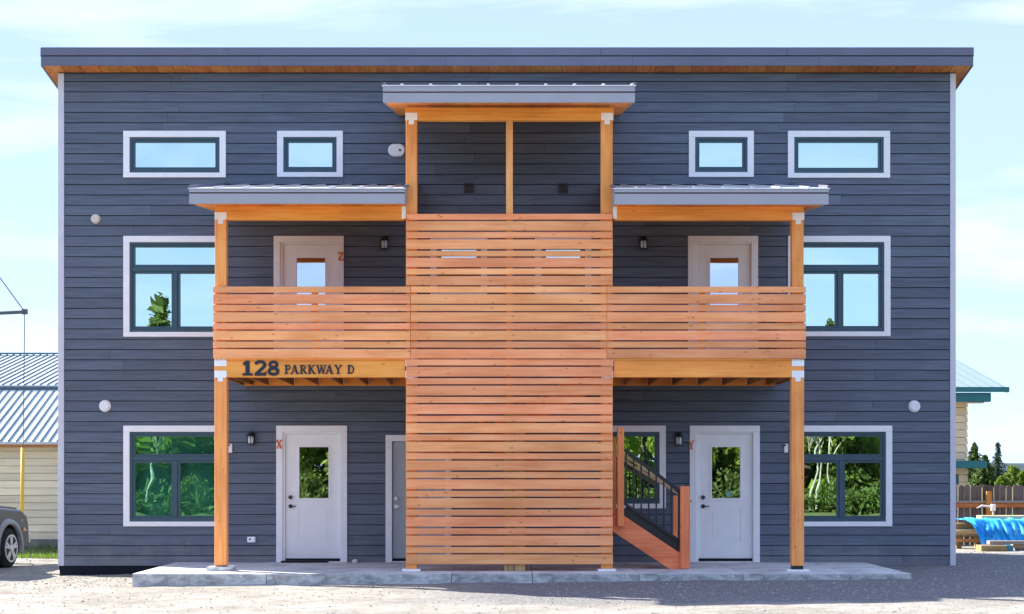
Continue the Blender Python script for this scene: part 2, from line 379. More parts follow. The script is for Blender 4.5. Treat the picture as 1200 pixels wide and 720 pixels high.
for i in range(15000):
    x = rnd.uniform(-8.5, 9.2); y = rnd.uniform(-9.3, -3.2)
    if (x < .5 or y < -6.7) and rnd.random() < .8: continue
    pebble(x, y, rnd.choice((.006, .008, .01, .014, .02)) )
for i in range(3500):
    x, y = rnd.choice(((rnd.uniform(5.7, 9.5), rnd.uniform(-3.2, 5)), (rnd.uniform(-9.5, -5.4), rnd.uniform(-3.2, -.05)), (rnd.uniform(-11, -7.3), rnd.uniform(-.2, 7))))
    pebble(x, y, rnd.choice((.008, .012, .016, .022)))
kind(poly('gravel', M['pebble'], None, pv, pf, (0, 0, 0)), 'stuff')

# ------------------------------------------------------------------ concrete walkway slab
SF = -3.1; DS = DW + SF
SX0, SX1 = wx(155, DS), wx(1068, DS); SZ = .108
slab = kind(reg(bpy.data.objects.new('concrete_walkway', None), ((SX0 + SX1) / 2, SF / 2, 0), None), 'structure')
joints = [SX0, wx(312, DS), wx(529, DS), wx(624, DS), wx(749, DS), wx(871, DS), wx(996, DS), SX1]
for a, b in zip(joints[:-1], joints[1:]):
    x0, x1 = a + (.004 if a != SX0 else 0), b - (.004 if b != SX1 else 0)
    bm = bmesh.new(); c = ((x0 + x1) / 2, (SF - .04) / 2, 0)
    # irregular lower rim, slightly chipped upper arris
    n = max(3, int((x1 - x0) / .12)); top = []; fr = []; lo = []; bk = []
    for i in range(n + 1):
        x = x0 + (x1 - x0) * i / n; j = noise.noise(Vector((x * 3, 1, 2))) * .006; ch = .008 + max(0, noise.noise(Vector((x * 2.1, 4, 2)))) * .016
        bk.append(bm.verts.new((x - c[0], -.04 - c[1], SZ)))
        top.append(bm.verts.new((x - c[0], SF + ch - c[1], SZ))); fr.append(bm.verts.new((x - c[0], SF + j - c[1], SZ - ch))); lo.append(bm.verts.new((x - c[0], SF + j * 1.5 - c[1], -.25)))
    for i in range(n):
        bm.faces.new((bk[i], top[i], top[i + 1], bk[i + 1])).material_index = 0
        bm.faces.new((top[i], fr[i], fr[i + 1], top[i + 1])).material_index = 1
        bm.faces.new((fr[i], lo[i], lo[i + 1], fr[i + 1])).material_index = 1
    for i in (0, n):
        vb = bm.verts.new(((x0, x1)[i > 0] - c[0], -.04 - c[1], -.25)); bm.faces.new((bk[i], top[i], fr[i], lo[i], vb)).material_index = 1
    from_bm('slab_bay', [M['concrete'], M['concrete_edge']], slab, bm, c)

# ------------------------------------------------------------------ the apartment building
BX0, BX1 = wx(75), wx(1113.5); EX0, EX1 = wx(68.5), wx(1119.5)
ZB = wz(663); PITCH = (wz(95.5) - ZB) / 47; ZT = wz(86.5); BD = 4.6
bld = thing('apartment_building', 'three storey grey blue apartment building with lap siding and a flat sloping roof', 'building', (0, 0, 0))
# casing rectangles in photo pixels: x0, y0, x1, y1
WIN_SMALL = [(145, 154, 265, 208.5), (325, 154, 402, 208), (807, 154, 883, 208), (923, 154, 1042.5, 209)]
WIN_BIG = [(145, 277, 265, 395), (923, 277, 1043, 394.5), (145, 499, 265, 617), (925, 499, 1045, 617)]
WIN_MID = [(706, 499, 780, 596), (504.5, 279.5, 571, 346), (627, 279.5, 693, 346)]
DOORS = [(324, 499, 407, 659), (808, 499, 890, 659), (321, 277, 403, 436), (806, 277, 888, 436)]
UTIL = [(452, 510, 529, 659)]
OPEN = []
for r_ in WIN_SMALL + WIN_BIG + WIN_MID + DOORS + UTIL:
    OPEN.append((wx(r_[0]), wx(r_[2]), wz(r_[3]), wz(r_[1])))
# sheathing behind the boards with holes at the openings
def in_open(x, z, g=.03):
    return any(a + g < x < b - g and c + g < z < d - g for a, b, c, d in OPEN)
xs = sorted({EX0 + .01, EX1 - .01} | {v for a, b, c, d in OPEN for v in (a + .06, b - .06)})
zs = sorted({-.02, ZT} | {v for a, b, c, d in OPEN for v in (max(0, c + .06), d - .06)})
vv = [(x, 0.004, z) for z in zs for x in xs]; ff = []
for j in range(len(zs) - 1):
    for i in range(len(xs) - 1):
        if not in_open((xs[i] + xs[i + 1]) / 2, (zs[j] + zs[j + 1]) / 2):
            q = j * len(xs) + i; ff.append((q, q + 1, q + 1 + len(xs), q + len(xs)))
poly('wall', M['sheath'], bld, vv, ff, (0, 0, 4))
# side and rear walls (lap siding, one mesh each), inner lining
def lap_wall(name, p, q, ztop0, ztop1):
    p, q = Vector(p), Vector(q); d = (q - p); ln = d.length; d.normalize(); nrm = Vector((d.y, -d.x, 0))
    bm = bmesh.new(); c = (p + q) / 2
    z = ZB
    while z < max(ztop0, ztop1) - .02:
        h = PITCH
        def tp(s): return min(z + h, ztop0 + (ztop1 - ztop0) * s)
        a = bm.verts.new(p - c + nrm * .02 + Vector((0, 0, z))); b = bm.verts.new(q - c + nrm * .02 + Vector((0, 0, z)))
        e = bm.verts.new(q - c + nrm * .006 + Vector((0, 0, max(z, tp(1))))); f = bm.verts.new(p - c + nrm * .006 + Vector((0, 0, max(z, tp(0)))))
        bm.faces.new((a, b, e, f))
        a2 = bm.verts.new(p - c + nrm * .004 + Vector((0, 0, z))); b2 = bm.verts.new(q - c + nrm * .004 + Vector((0, 0, z)))
        bm.faces.new((a2, b2, b, a)); z += h
    c0 = [bm.verts.new(v) for v in (p - c, q - c, q - c + Vector((0, 0, ztop1)), p - c + Vector((0, 0, ztop0)))]
    bm.faces.new(c0)
    me = bpy.data.meshes.new(name); bm.to_mesh(me); bm.free(); me.materials.append(M['siding'])
    return reg(bpy.data.objects.new(name, me), c, bld)
SLOPE = .145
ZR = ZT - SLOPE * BD
kind(lap_wall('side_cladding', (EX0 + .012, BD, 0), (EX0 + .012, 0.004, 0), ZR, ZT), 'stuff')
kind(lap_wall('side_cladding', (EX1 - .012, 0.004, 0), (EX1 - .012, BD, 0), ZT, ZR), 'stuff')
kind(lap_wall('rear_cladding', (EX1, BD, 0), (EX0, BD, 0), ZR, ZR), 'stuff')
box('lining', M['interior'], bld, EX0 + .1, EX1 - .1, 2.6, 2.65, 0, ZR - .1, 0)
box('foundation', M['sheath'], bld, EX0 + .02, EX1 - .02, -.006, BD - .02, -.35, ZB - .004, 0)
for (px0, px1, py0) in ((68.5, 75.5, 87), (1113, 1119.5, 87)):
    box('corner_trim', M['corner'], bld, wx(px0), wx(px1), -.032, .09, ZB - .002, ZT - .002)

# siding boards, each notched round the windows and doors, butt-jointed along the row
def siding_rows():
    n = 0
    for i in range(48):
        z0 = ZB + i * PITCH; z1 = min(z0 + PITCH - .011, ZT)
        if z1 - z0 < .02: continue
        full = []; part = []
        for a, b, c, d in OPEN:
            if d <= z0 + .003 or c >= z1 - .003: continue
            if c <= z0 + .003 and d >= z1 - .003: full.append((a, b))
            else: part.append((a, b, max(z0, d) if d < z1 else z0, z1 if d < z1 else min(z1, c)))
        # continuous runs
        cuts = sorted(full); runs = []; x = BX0 + .003
        for a, b in cuts:
            if a > x + .01: runs.append((x, a))
            x = max(x, b)
        if x < BX1 - .01: runs.append((x, BX1 - .003))
        off = rnd.uniform(.6, 4.8); js = []
        q = BX0 + off
        while q < BX1 - .5: js.append(q); q += 4.88
        for a, b in runs:
            ed = [a] + [j for j in js if a + .4 < j < b - .4] + [b]
            for s, e in zip(ed[:-1], ed[1:]):
                s2, e2 = s + (.002 if s != a else .001), e - (.002 if e != b else .001)
                pieces = []; x = s2
                for (pa, pb, lo, hi) in sorted(part):
                    if pb <= s2 or pa >= e2: continue
                    if pa > x: pieces.append((x, pa, z0, z1))
                    if hi - lo > .004: pieces.append((max(pa, s2), min(pb, e2), lo, hi))
                    x = max(x, pb)
                if x < e2: pieces.append((x, e2, z0, z1))
                if not pieces: continue
                org = ((s2 + e2) / 2, 0, z0); verts = []; faces = []
                for (xa, xb, lo, hi) in pieces:
                    def dy(z): return -.021 + .014 * (z - z0) / PITCH
                    k = len(verts)
                    for xx in (xa, xb):
                        verts += [(xx, .002, lo), (xx, dy(lo), lo), (xx, dy(hi), hi), (xx, .002, hi)]
                    faces += [(k, k + 1, k + 2, k + 3), (k + 7, k + 6, k + 5, k + 4), (k + 1, k + 5, k + 6, k + 2), (k, k + 4, k + 5, k + 1), (k + 3, k + 2, k + 6, k + 7)]
                poly('siding_board', M['siding'], bld, verts, faces, org); n += 1
    print('siding boards', n)
siding_rows()

def ring(name, m, parent, x0, x1, z0, z1, t, y0, y1, bottom=True, tb=None):
    """four mitre-less boards round a rectangle as one mesh"""
    tb = t if tb is None else tb
    bm = bmesh.new(); c = Vector(((x0 + x1) / 2, (y0 + y1) / 2, (z0 + z1) / 2))
    def bb(a, b, e, f): bm_box(bm, a - c.x, b - c.x, y0 - c.y, y1 - c.y, e - c.z, f - c.z)
    bb(x0, x1, z1 - t, z1)
    if bottom: bb(x0, x1, z0, z0 + tb)
    zb = z0 + tb if bottom else z0
    bb(x0, x0 + t, zb, z1 - t); bb(x1 - t, x1, zb, z1 - t)
    bmesh.ops.remove_doubles(bm, verts=bm.verts, dist=.0002)
    return from_bm(name, m, parent, bm, c)
def pane(parent, x0, x1, z0, z1, y=.045, m=None):
    return poly('pane', m or M['glass'], parent, [(x0, y, z0), (x1, y, z0), (x1, y, z1), (x0, y, z1)], [(0, 1, 2, 3)])
K0 = DW / F
def window(r_, kindw):
    x0, x1, z0, z1 = wx(r_[0]), wx(r_[2]), wz(r_[3]), wz(r_[1]); ct = 7.3 * K0; cb = 5.6 * K0
    ix0, ix1, iz0, iz1 = x0 + ct, x1 - ct, z0 + cb, z1 - ct
    ft = 5.2 * K0
    fr = ring('window', M['frame'], bld, ix0, ix1, iz0, iz1, ft * .55, -.016, .12, tb=ft * .8)
    # white casing boards
    for (a, b, c, d) in ((x0, x1, iz1, z1), (x0, x1, z0, iz0), (x0, ix0, iz0, iz1), (ix1, x1, iz0, iz1)):
        hz = (a == x0 and b == x1)
        box('casing_board', M['trim'], fr, a, b, -.040 - (.002 if hz else 0), .02, c + .0005, d - .0005, .003)
    f = ft * .55; fb = ft * .8
    gx0, gx1, gz0, gz1 = ix0 + f, ix1 - f, iz0 + fb, iz1 - f
    if kindw == 'big':
        zt = wz(r_[1] + 38.5); xm = (ix0 + ix1) / 2 + .01
        box('mullion', M['frame'], fr, gx0, gx1, -.013, .1, zt - .035, zt + .035, .004)
        box('mullion', M['frame'], fr, xm - .03, xm + .03, -.014, .1, gz0, zt - .035, .004)
        cells = [(gx0, gx1, zt + .035, gz1), (gx0, xm - .03, gz0, zt - .035), (xm + .03, gx1, gz0, zt - .035)]
    else: cells = [(gx0, gx1, gz0, gz1)]
    for (a, b, c, d) in cells:
        ring('sash', M['frame'], fr, a + .001, b - .001, c + .001, d - .001, .034, .006, .09)
        pane(fr, a + .03, b - .03, c + .03, d - .03, m=M['greenglass'] if r_[:2] == (145, 499) else None)
    return fr
def lever(parent, x, z, y, m, lever_len=.09):
    bm = bmesh.new(); c = Vector((x, y, z))
    bm_cyl(bm, (0, 0, 0), (0, -.02, 0), .033, .031, 14); bm_cyl(bm, (0, -.02, 0), (0, -.055, 0), .011, .011, 8)
    if lever_len: bm_box(bm, -.012, lever_len, -.062, -.048, -.009, .009)
    else: bm_cyl(bm, (0, -.05, 0), (0, -.085, 0), .029, .024, 12)
    return from_bm('handle', m, parent, bm, c)
def door(r_, swing='L', upper=False):
    x0, x1, z0, z1 = wx(r_[0]), wx(r_[2]), wz(r_[3]), wz(r_[1]); ct = 7.6 * K0
    lx0, lx1, lz0, lz1 = x0 + 10.6 * K0, x1 - 8.4 * K0, z0 + .035, z1 - 10.0 * K0
    px0, px1 = lx0 + 15.2 * K0, lx1 - 13.2 * K0; pz0, pz1 = z1 - 85.6 * K0, z1 - 24.5 * K0
    y0, y1 = .03, .075
    bm = bmesh.new(); c = Vector(((lx0 + lx1) / 2, y0, (lz0 + lz1) / 2))
    def bb(a, b, e, f, ya=y0, yb=y1): bm_box(bm, a - c.x, b - c.x, ya - c.y, yb - c.y, e - c.z, f - c.z)
    bb(lx0, px0, lz0, lz1); bb(px1, lx1, lz0, lz1); bb(px0, px1, pz1, lz1)
    # lower part with a recessed panel
    qx0, qx1, qz0, qz1 = px0 - .005, px1 + .005, lz0 + 21.5 * K0, lz0 + 59 * K0
    bb(px0, px1, lz0, qz0); bb(px0, px1, qz1, pz0)
    bb(px0, px1, qz0, qz1, y0 + .011, y1)
    bb(px0 + .022, px1 - .022, qz0 + .024, qz1 - .024, y0 + .003, y0 + .011)
    dr = from_bm('door', M['door'], bld, bm, c)
    ring('pane_bead', M['door'], dr, px0 - .022, px1 + .022, pz0 - .022, pz1 + .022, .03, y0 - .012, y0 + .01)
    pane(dr, px0 - .003, px1 + .003, pz0 - .003, pz1 + .003, y0 + .02, M['doorglass'])
    # casing and jamb
    for (a, b, e, f) in ((x0, x1, z1 - ct, z1), (x0, x0 + ct, z0, z1 - ct), (x1 - ct, x1, z0, z1 - ct)):
        box('casing_board', M['trim'], dr, a, b, -.040 - (.002 if b - a > .5 else 0), .02, e + .0005, f - .0005, .003)
    for (a, b, e, f) in ((x0 + ct + .0005, lx0 - .003, z0, lz1 + .003), (lx1 + .003, x1 - ct - .0005, z0, lz1 + .003), (x0 + ct + .0005, x1 - ct - .0005, lz1 + .003, z1 - ct - .0005)):
        box('jamb', M['door'], dr, a, b, -.008, .1, e + .0005, f, .003)
    box('threshold', M['black'], dr, lx0 - .02, lx1 + .02, .0, .08, z0 + .012, z0 + .03, .002)
    box('sill', M['trim'], dr, lx0 - .02, lx1 + .02, -.03, .08, z0 - .004, z0 + .012, .002)
    hx = lx0 + 5.6 * K0
    lever(dr, hx, z1 - 94.5 * K0, y0, M['black']); h = lever(dr, hx, z1 - 84 * K0, y0, M['black'], 0); h.name = 'deadbolt'
    return dr, (px0, px1, pz0, pz1)
wins = [window(r_, 'small') for r_ in WIN_SMALL] + [window(r_, 'big') for r_ in WIN_BIG] + [window(r_, 'mid') for r_ in WIN_MID]
dres = [door(r_) for r_ in DOORS]
dY, (a, b, c, d) = dres[1]
box('sticker', plain('sticker', (.2, .42, .3), .5), dY, (a + b) / 2 - .02 + .03, (a + b) / 2 + .06 + .03, .0465, .049, c + .03, c + .12, 0)
# the plain grey utility door
r_ = UTIL[0]; x0, x1, z0, z1 = wx(r_[0]), wx(r_[2]), wz(r_[3]), wz(r_[1]); ct = 7.5 * K0
ud = box('door', M['utildoor'], bld, x0 + ct + .006, x1 - ct - .006, .02, .065, z0 + .02, z1 - ct - .006, .003)
ud['label'] = 'flush grey utility door half behind the slatted screen'
for (a, b, e, f) in ((x0, x1, z1 - ct, z1), (x0, x0 + ct, z0, z1 - ct), (x1 - ct, x1, z0, z1 - ct)):
    box('casing_board', M['trim'], ud, a, b, -.040 - (.002 if b - a > .5 else 0), .02, e + .0005, f - .0005, .003)
hx = x0 + ct + .06
lever(ud, hx, z1 - 84 * K0, .02, M['steel'], .05); h = lever(ud, hx, z1 - 74.5 * K0, .02, M['steel'], 0); h.name = 'deadbolt'
box('sill', M['steel'], ud, x0 + ct, x1 - ct, -.02, .07, z0 - .002, z0 + .015, .002)
# things seen behind the glass
def curtain(win, x0, x1, z0, z1, y=.35):
    vs = []; fs = []; n = 24
    for i in range(n + 1):
        x = x0 + (x1 - x0) * i / n; yy = y + .03 * math.sin(i * 1.5)
        vs += [(x, yy, z0), (x, yy, z1)]
    for i in range(n): fs.append((2 * i, 2 * i + 2, 2 * i + 3, 2 * i + 1))
    poly('curtain', M['curtain'], win, vs, fs, smooth=True)
curtain(wins[5], wx(1012), wx(1031), wz(386), wz(288)); curtain(wins[4], wx(150), wx(163), wz(386), wz(288))
curtain(wins[6], wx(154), wx(264), wz(610), wz(506), .22)
box('cabinet', M['white'], wins[6], wx(172), wx(212), .13, .17, wz(608), wz(590))

# main roof: single slope rising to the front, metal fascia in two bands, cedar soffit
OV = .34; DF = DW - OV
RX0, RX1 = wx(48, DF), wx(1140.5, DF)
zf_t, zf_m, zf_b = wz(56, DF), wz(66.2, DF), wz(77.3, DF)
RB = BD + .35
def rz(y): return -SLOPE * (y + OV)
roof = poly('roof', M['fascia'], bld, [(RX0 + .01, -OV + .01, zf_t - .02), (RX1 - .01, -OV + .01, zf_t - .02), (RX1 - .01, RB, zf_t - .02 + rz(RB)), (RX0 + .01, RB, zf_t - .02 + rz(RB)),
     (RX0 + .01, -OV + .01, zf_b + .04), (RX1 - .01, -OV + .01, zf_b + .04), (RX1 - .01, RB, zf_b + .04 + rz(RB)), (RX0 + .01, RB, zf_b + .04 + rz(RB))],
     [(0, 1, 2, 3), (7, 6, 5, 4), (0, 4, 5, 1), (1, 5, 6, 2), (2, 6, 7, 3), (3, 7, 4, 0)])
nseg = 5
for i in range(nseg):
    a = RX0 + (RX1 - RX0) * i / nseg; b = RX0 + (RX1 - RX0) * (i + 1) / nseg
    box('fascia_panel', M['fascia'], roof, a + (.001 if i else 0), b - (.001 if i < nseg - 1 else 0), -OV - .022, -OV + .012, zf_m + .012, zf_t, .003)
    sh = .5 if 0 < i else 0; sh2 = .5 if i < nseg - 1 else 0
    box('fascia_panel', M['fascia'], roof, a + sh + .001, b + sh2 - .001, -OV - .012, -OV + .012, zf_b, zf_m - .0045, .003)
for X in (RX0, RX1):
    s = -1 if X == RX0 else 1
    for (za, zb_, t) in ((zf_m + .004, zf_t, .022), (zf_b, zf_m + .006, .010)):
        v = []
        for xx in (X - .012 * s, X + t * s * .6):
            v += [(xx, -OV + .012, za), (xx, RB, za + rz(RB)), (xx, RB, zb_ + rz(RB)), (xx, -OV + .012, zb_)]
        poly('rake_panel', M['fascia'], roof, v, [(0, 1, 2, 3), (7, 6, 5, 4), (0, 4, 5, 1), (1, 5, 6, 2), (2, 6, 7, 3), (3, 7, 4, 0)])
box('joint_shade_strip', M['black'], roof, RX0 + .004, RX1 - .004, -OV - .008, -OV + .0115, zf_m - .004, zf_m + .0115, 0)  # black strip added for the shadow line between the fascia bands
# front soffit boards
nb = 50; sx0, sx1 = RX0 + .012, RX1 - .012
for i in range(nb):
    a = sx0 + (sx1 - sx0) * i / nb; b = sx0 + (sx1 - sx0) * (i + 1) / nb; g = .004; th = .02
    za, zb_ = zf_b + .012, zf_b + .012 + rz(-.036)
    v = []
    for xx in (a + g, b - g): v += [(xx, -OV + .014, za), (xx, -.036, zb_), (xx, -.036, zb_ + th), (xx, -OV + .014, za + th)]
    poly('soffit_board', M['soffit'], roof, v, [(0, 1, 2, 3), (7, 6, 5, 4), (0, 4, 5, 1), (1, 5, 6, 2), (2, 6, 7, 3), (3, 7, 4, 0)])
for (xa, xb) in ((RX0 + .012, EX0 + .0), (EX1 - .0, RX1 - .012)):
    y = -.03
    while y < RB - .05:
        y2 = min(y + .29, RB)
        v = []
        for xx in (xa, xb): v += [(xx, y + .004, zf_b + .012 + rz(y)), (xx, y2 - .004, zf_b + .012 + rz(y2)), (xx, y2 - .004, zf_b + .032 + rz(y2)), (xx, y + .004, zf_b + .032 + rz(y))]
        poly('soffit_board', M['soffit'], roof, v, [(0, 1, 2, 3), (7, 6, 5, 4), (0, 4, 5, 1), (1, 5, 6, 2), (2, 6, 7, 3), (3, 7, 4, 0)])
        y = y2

# ------------------------------------------------------------------ porch roofs
DP = 24.09; PY = DP - DW      # post front plane
def prism6(name, m, parent, x0, x1, prof):
    """extrude a (y,z) outline along x"""
    n = len(prof); v = [(x0, y, z) for y, z in prof] + [(x1, y, z) for y, z in prof]
    f = [tuple(range(n))[::-1], tuple(range(n, 2 * n))] + [(i, (i + 1) % n, n + (i + 1) % n, n + i) for i in range(n)]
    bm = bmesh.new(); c = Vector([sum(q[i] for q in v) / len(v) for i in range(3)])
    vs = [bm.verts.new(Vector(q) - c) for q in v]
    for q in f: bm.faces.new([vs[i] for i in q])
    return from_bm(name, m, parent, bm, c)
def porch_roof(label, px0, px1, pyt, pym, pyb, beam, zback, soff_rise, nboard, ribs0, ends):
    G = .6; d = DP - G; yf = PY - G
    x0, x1 = wx(px0, d), wx(px1, d); zt, zm, zb_ = wz(pyt, d), wz(pym, d), wz(pyb, d)
    t = thing('porch_roof', label, 'porch roof', ((x0 + x1) / 2, yf / 2, zb_))
    # roof deck and metal
    sl = (zback - zt) / (-yf)
    yb = -.022
    prism6('roof_panel', M['roofmetal'], t, x0 - .015, x1 + .015, [(yf - .03, zt - .003), (yb, zback - .003), (yb, zback + .012), (yf - .03, zt + .012)])
    prism6('roof_deck', M['fascia2'], t, x0 + .02, x1 - .02, [(yf + .03, zb_ + .05), (yb, zb_ + .05 + soff_rise * (yb - yf)), (yb, zback - .006), (yf + .03, zt - .006)])
    k = x0 + ribs0
    while k < x1 - .02:
        prism6('rib', M['roofmetal'], t, k - .018, k + .018, [(yf - .03, zt + .012), (yb, zback + .012), (yb, zback + .034), (yf - .03, zt + .034)])
        k += .405
    for X in (x0, x1):
        s = -1 if X == x0 else 1
        prism6('rake_trim', M['fascia'], t, X - .02, X + .02, [(yf - .03, zt + .013), (yb, zback + .013), (yb, zback + .052), (yf - .03, zt + .052)])
        prism6('rake_fascia', M['fascia2'], t, X - .018 * (s > 0), X + .018 * (s < 0), [(yf + .02, zb_ + .012), (yb, zb_ + .012 + soff_rise * (yb - yf)), (yb, zback - .006), (yf + .02, zt - .006)])
    box('fascia_panel', M['fascia2'], t, x0, x1, yf - .02, yf + .02, zm + .014, zt - .004, .003)
    box('joint_shade_strip', M['black'], t, x0 + .002, x1 - .002, yf - .002, yf + .0195, zm - .002, zm + .0135, 0)  # shade at the band joint, made as a black strip
    box('fascia_panel', M['fascia2'], t, x0, x1, yf - .006, yf + .02, zb_, zm - .0025, .003)
    for i in range(nboard):
        a = x0 + .022 + (x1 - x0 - .044) * i / nboard; b = x0 + .022 + (x1 - x0 - .044) * (i + 1) / nboard
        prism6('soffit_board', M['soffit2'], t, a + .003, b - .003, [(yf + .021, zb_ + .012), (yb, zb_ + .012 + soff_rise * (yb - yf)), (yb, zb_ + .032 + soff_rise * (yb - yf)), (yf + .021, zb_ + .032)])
    bx0, bx1, by0, by1 = beam
    zbt = wz(by0, DP)
    box('beam', M['beam'], t, wx(bx0, DP), wx(bx1, DP), PY + .002, PY + .135, wz(by1, DP), zbt, .006)
    for e in ends:                     # white T straps where beam meets post
        xx = wx(e, DP); z = wz(by1, DP)
        bm = bmesh.new()
        bm_box(bm, -.086, .086, -.006, 0, -.0, .105); bm_box(bm, -.038, .038, -.006, 0, -.06, 0)
        from_bm('post_cap', M['steel'], t, bm, (xx, PY, z))
    return t
PR_C = porch_roof('highest of the three porch roofs, over the slatted stair tower', 449, 744, 101.3, 108.8, 120.5, (475, 719, 126.3, 141), 7.42, .15, 12, .26, (482, 711.5))
PR_L = porch_roof('grey porch roof over the left balcony', 222, 474.5, 221.8, 226.8, 239, (252, 474, 241.6, 257.5), wz(218.6), .095, 10, .36, (258.5,))
PR_R = porch_roof('grey porch roof over the right balcony', 720, 971, 222, 227, 240, (720, 942, 242.3, 258), wz(218.8), .095, 10, .3, (935.5,))
for (t, px) in ((PR_L, 473.2), (PR_R, 720.6)):    # beam hangers against the tower posts
    box('beam_hanger', M['steel'], t, wx(px, DP) - .03, wx(px, DP) + .03, PY - .006, PY + .0015, wz(256.5, DP), wz(238.8 + 3, DP), .001)

# ------------------------------------------------------------------ balconies
DB = DP - .04
NARW = [(336, 343), (345, 356), (357.5, 364.7), (366.2, 377.3), (379, 386.2), (387.7, 398.8), (400.5, 407.6), (409.3, 420.3)]
def strap(t, px, py, up, name='post_strap'):
    bm = bmesh.new(); s = 1 if up else -1
    bm_box(bm, -.088, .088, -.006, 0, 0 if up else -.1, .1 if up else 0); 
    if up: bm_box(bm, -.038, .038, -.006, 0, .1, .155)
    else: bm_box(bm, -.038, .038, -.006, 0, -.155, -.1)
    return from_bm(name, M['steel'], t, bm, (wx(px, DP), PY - .001, wz(py, DP)))
def balcony(label, xo, xi, post, stud, side):
    """xo outer end of the rail, xi inner end (photo px); post = outer post px pair"""
    t = thing('balcony', label, 'balcony', (wx((xo + xi) / 2, DP), PY / 2, 2.9), )
    a, b = wx(post[0], DP), wx(post[1], DP); zbt, zbb = wz(423, DP), wz(442.3, DP)
    # beam, posts
    bx = (post[0], 474.6) if side < 0 else (719.4, post[1])
    box('beam', M['beam'], t, wx(bx[0], DP), wx(bx[1], DP), PY, PY + .14, zbb, zbt, .006)
    box('post', M['postw'], t, a, b, PY + .002, PY + .17, SZ + .075, zbb - .001, .006)
    box('post', M['postw'], t, a + .006, b - .006, PY + .004, PY + .165, zbt + .001, wz(257.5 if side < 0 else 258, DP) - .001, .006)
    bw = .19
    cx_ = (a + b) / 2
    if side < 0: box('footing_block', M['concrete_edge'], t, cx_ - bw, cx_ + bw * .95, PY - .07, PY + .24, SZ - .01, SZ + .062, .006)
    else: box('base_plate', M['steel'], t, cx_ - .16, cx_ + .16, PY - .06, PY + .22, SZ - .01, SZ + .02, .004)
    box('post_foot', M['black'], t, a + .012, b - .012, PY + .014, PY + .158, SZ + (.062 if side < 0 else .02), SZ + .075, 0)
    pc = (post[0] + post[1]) / 2
    strap(t, pc, 429.3, True); strap(t, pc, 434.6, False)
    # deck boards run across the joists
    x0, x1 = (wx(post[0], DP), wx(482, DP)) if side < 0 else (wx(711, DP), wx(post[1], DP))
    y = PY - .01
    while y < -.06:
        box('deck_board', M['beam'], t, x0, x1, y + .003, min(y + .138, -.045), zbt + .002, zbt + .032, .002); y += .141
    # ledger and joists
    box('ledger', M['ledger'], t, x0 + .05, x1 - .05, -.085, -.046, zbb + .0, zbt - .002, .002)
    jx = [286, 297, 315.3, 344.3, 373.3, 402, 431, 460] if side < 0 else [731, 759.5, 788, 817.5, 846, 875, 898, 909]
    for q, p in enumerate(jx):
        X = wx(p)
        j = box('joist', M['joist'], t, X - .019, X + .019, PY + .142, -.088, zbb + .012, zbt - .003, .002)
        if (side < 0 and q > 1) or (side > 0 and q < 6):
            bm = bmesh.new()
            bm_box(bm, -.027, -.0195, -.05, 0, -.10, .06); bm_box(bm, .0195, .027, -.05, 0, -.10, .06); bm_box(bm, -.027, .027, -.05, 0, -.106, -.1)
            from_bm('hanger', M['steel'], j, bm, (X, -.088, (zbb + zbt) / 2 + .006))
    # rail boards, studs behind them, side boards back to the wall
    for (ya, yb) in NARW:
        box('rail_board', M['rail'], t, wx(xo, DB) + rnd.uniform(-.004, .004), wx(xi, DB) - .0015 * (1 if side < 0 else -1), PY - .04, PY - .002, wz(yb, DB), wz(ya, DB), .004)
        xs_ = wx(xo, DB)
        box('rail_board', M['railY'], t, min(xs_, xs_ - side * .038), max(xs_, xs_ - side * .038), PY + .004, -.05, wz(yb, DB), wz(ya, DB), .004)
    for s_ in stud: box('stud', M['stud'], t, wx(s_, DP) - .048, wx(s_, DP) + .048, PY, PY + .038, zbt + .034, wz(337, DP), .003)
    return t
BL = balcony('left balcony with horizontal cedar rail boards above the 128 lettering', 249.6, 481, (251.2, 265.6), (369,), -1)
BR = balcony('right balcony with horizontal cedar rail boards above the outside stair', 944.6, 711.2, (927.8, 942.4), (823,), 1)

# ------------------------------------------------------------------ slatted stair tower screen
scr = thing('privacy_screen', 'tall orange cedar slatted screen on posts hiding the stairs', 'slatted screen', (wx(597, DP), PY, SZ))
rows = [(250.8, 257.5, 0), (259.2, 270.3, 0), (271.9, 279, 0), (280.8, 291.9, 0), (294, 300.6, 0), (302.2, 313.2, 0), (314.9, 321.6, 0), (323.6, 334.4, 0)]
rows += [(a, b, 1) for a, b in NARW]
y = 420.4
for i in range(11):
    rows.append((y + 1.0, y + 8.0, 2)); rows.append((y + 9.7, y + 21.1, 2)); y += 22.0
for (ya, yb, k) in rows:
    x0, x1 = (481.4, 711) if k == 1 else (476, 718)
    o = box('slat', M['rail'], scr, wx(x0, DB) + (rnd.uniform(-.004, .004) if k != 1 else 0), wx(x1, DB) + (rnd.uniform(-.004, .004) if k != 1 else 0), PY - .04 + rnd.uniform(-.002, .002), PY - .0025, wz(yb, DB), wz(ya, DB), .004, (rnd.uniform(-.004, .004), rnd.uniform(-.0011, .0011), 0))
for (a, b) in ((475.6, 488.6), (704.2, 718)):
    box('post', M['postw'], scr, wx(a, DP), wx(b, DP), PY + .001, PY + .165, SZ + .03, wz(141, DP) - .001, .006)
    c = (wx(a, DP) + wx(b, DP)) / 2
    box('base_plate', M['steel'], scr, c - .13, c + .13, PY - .07, PY + .2, SZ - .01, SZ + .03, .004)
box('stud', M['stud'], scr, wx(593, DP), wx(601, DP), PY + .0, PY + .038, wz(425, DP), wz(140.9, DP), .003)
box('stud', M['stud'], scr, wx(593, DP), wx(601, DP), PY + .05, PY + .088, wz(474, DP), wz(425, DP), .003)
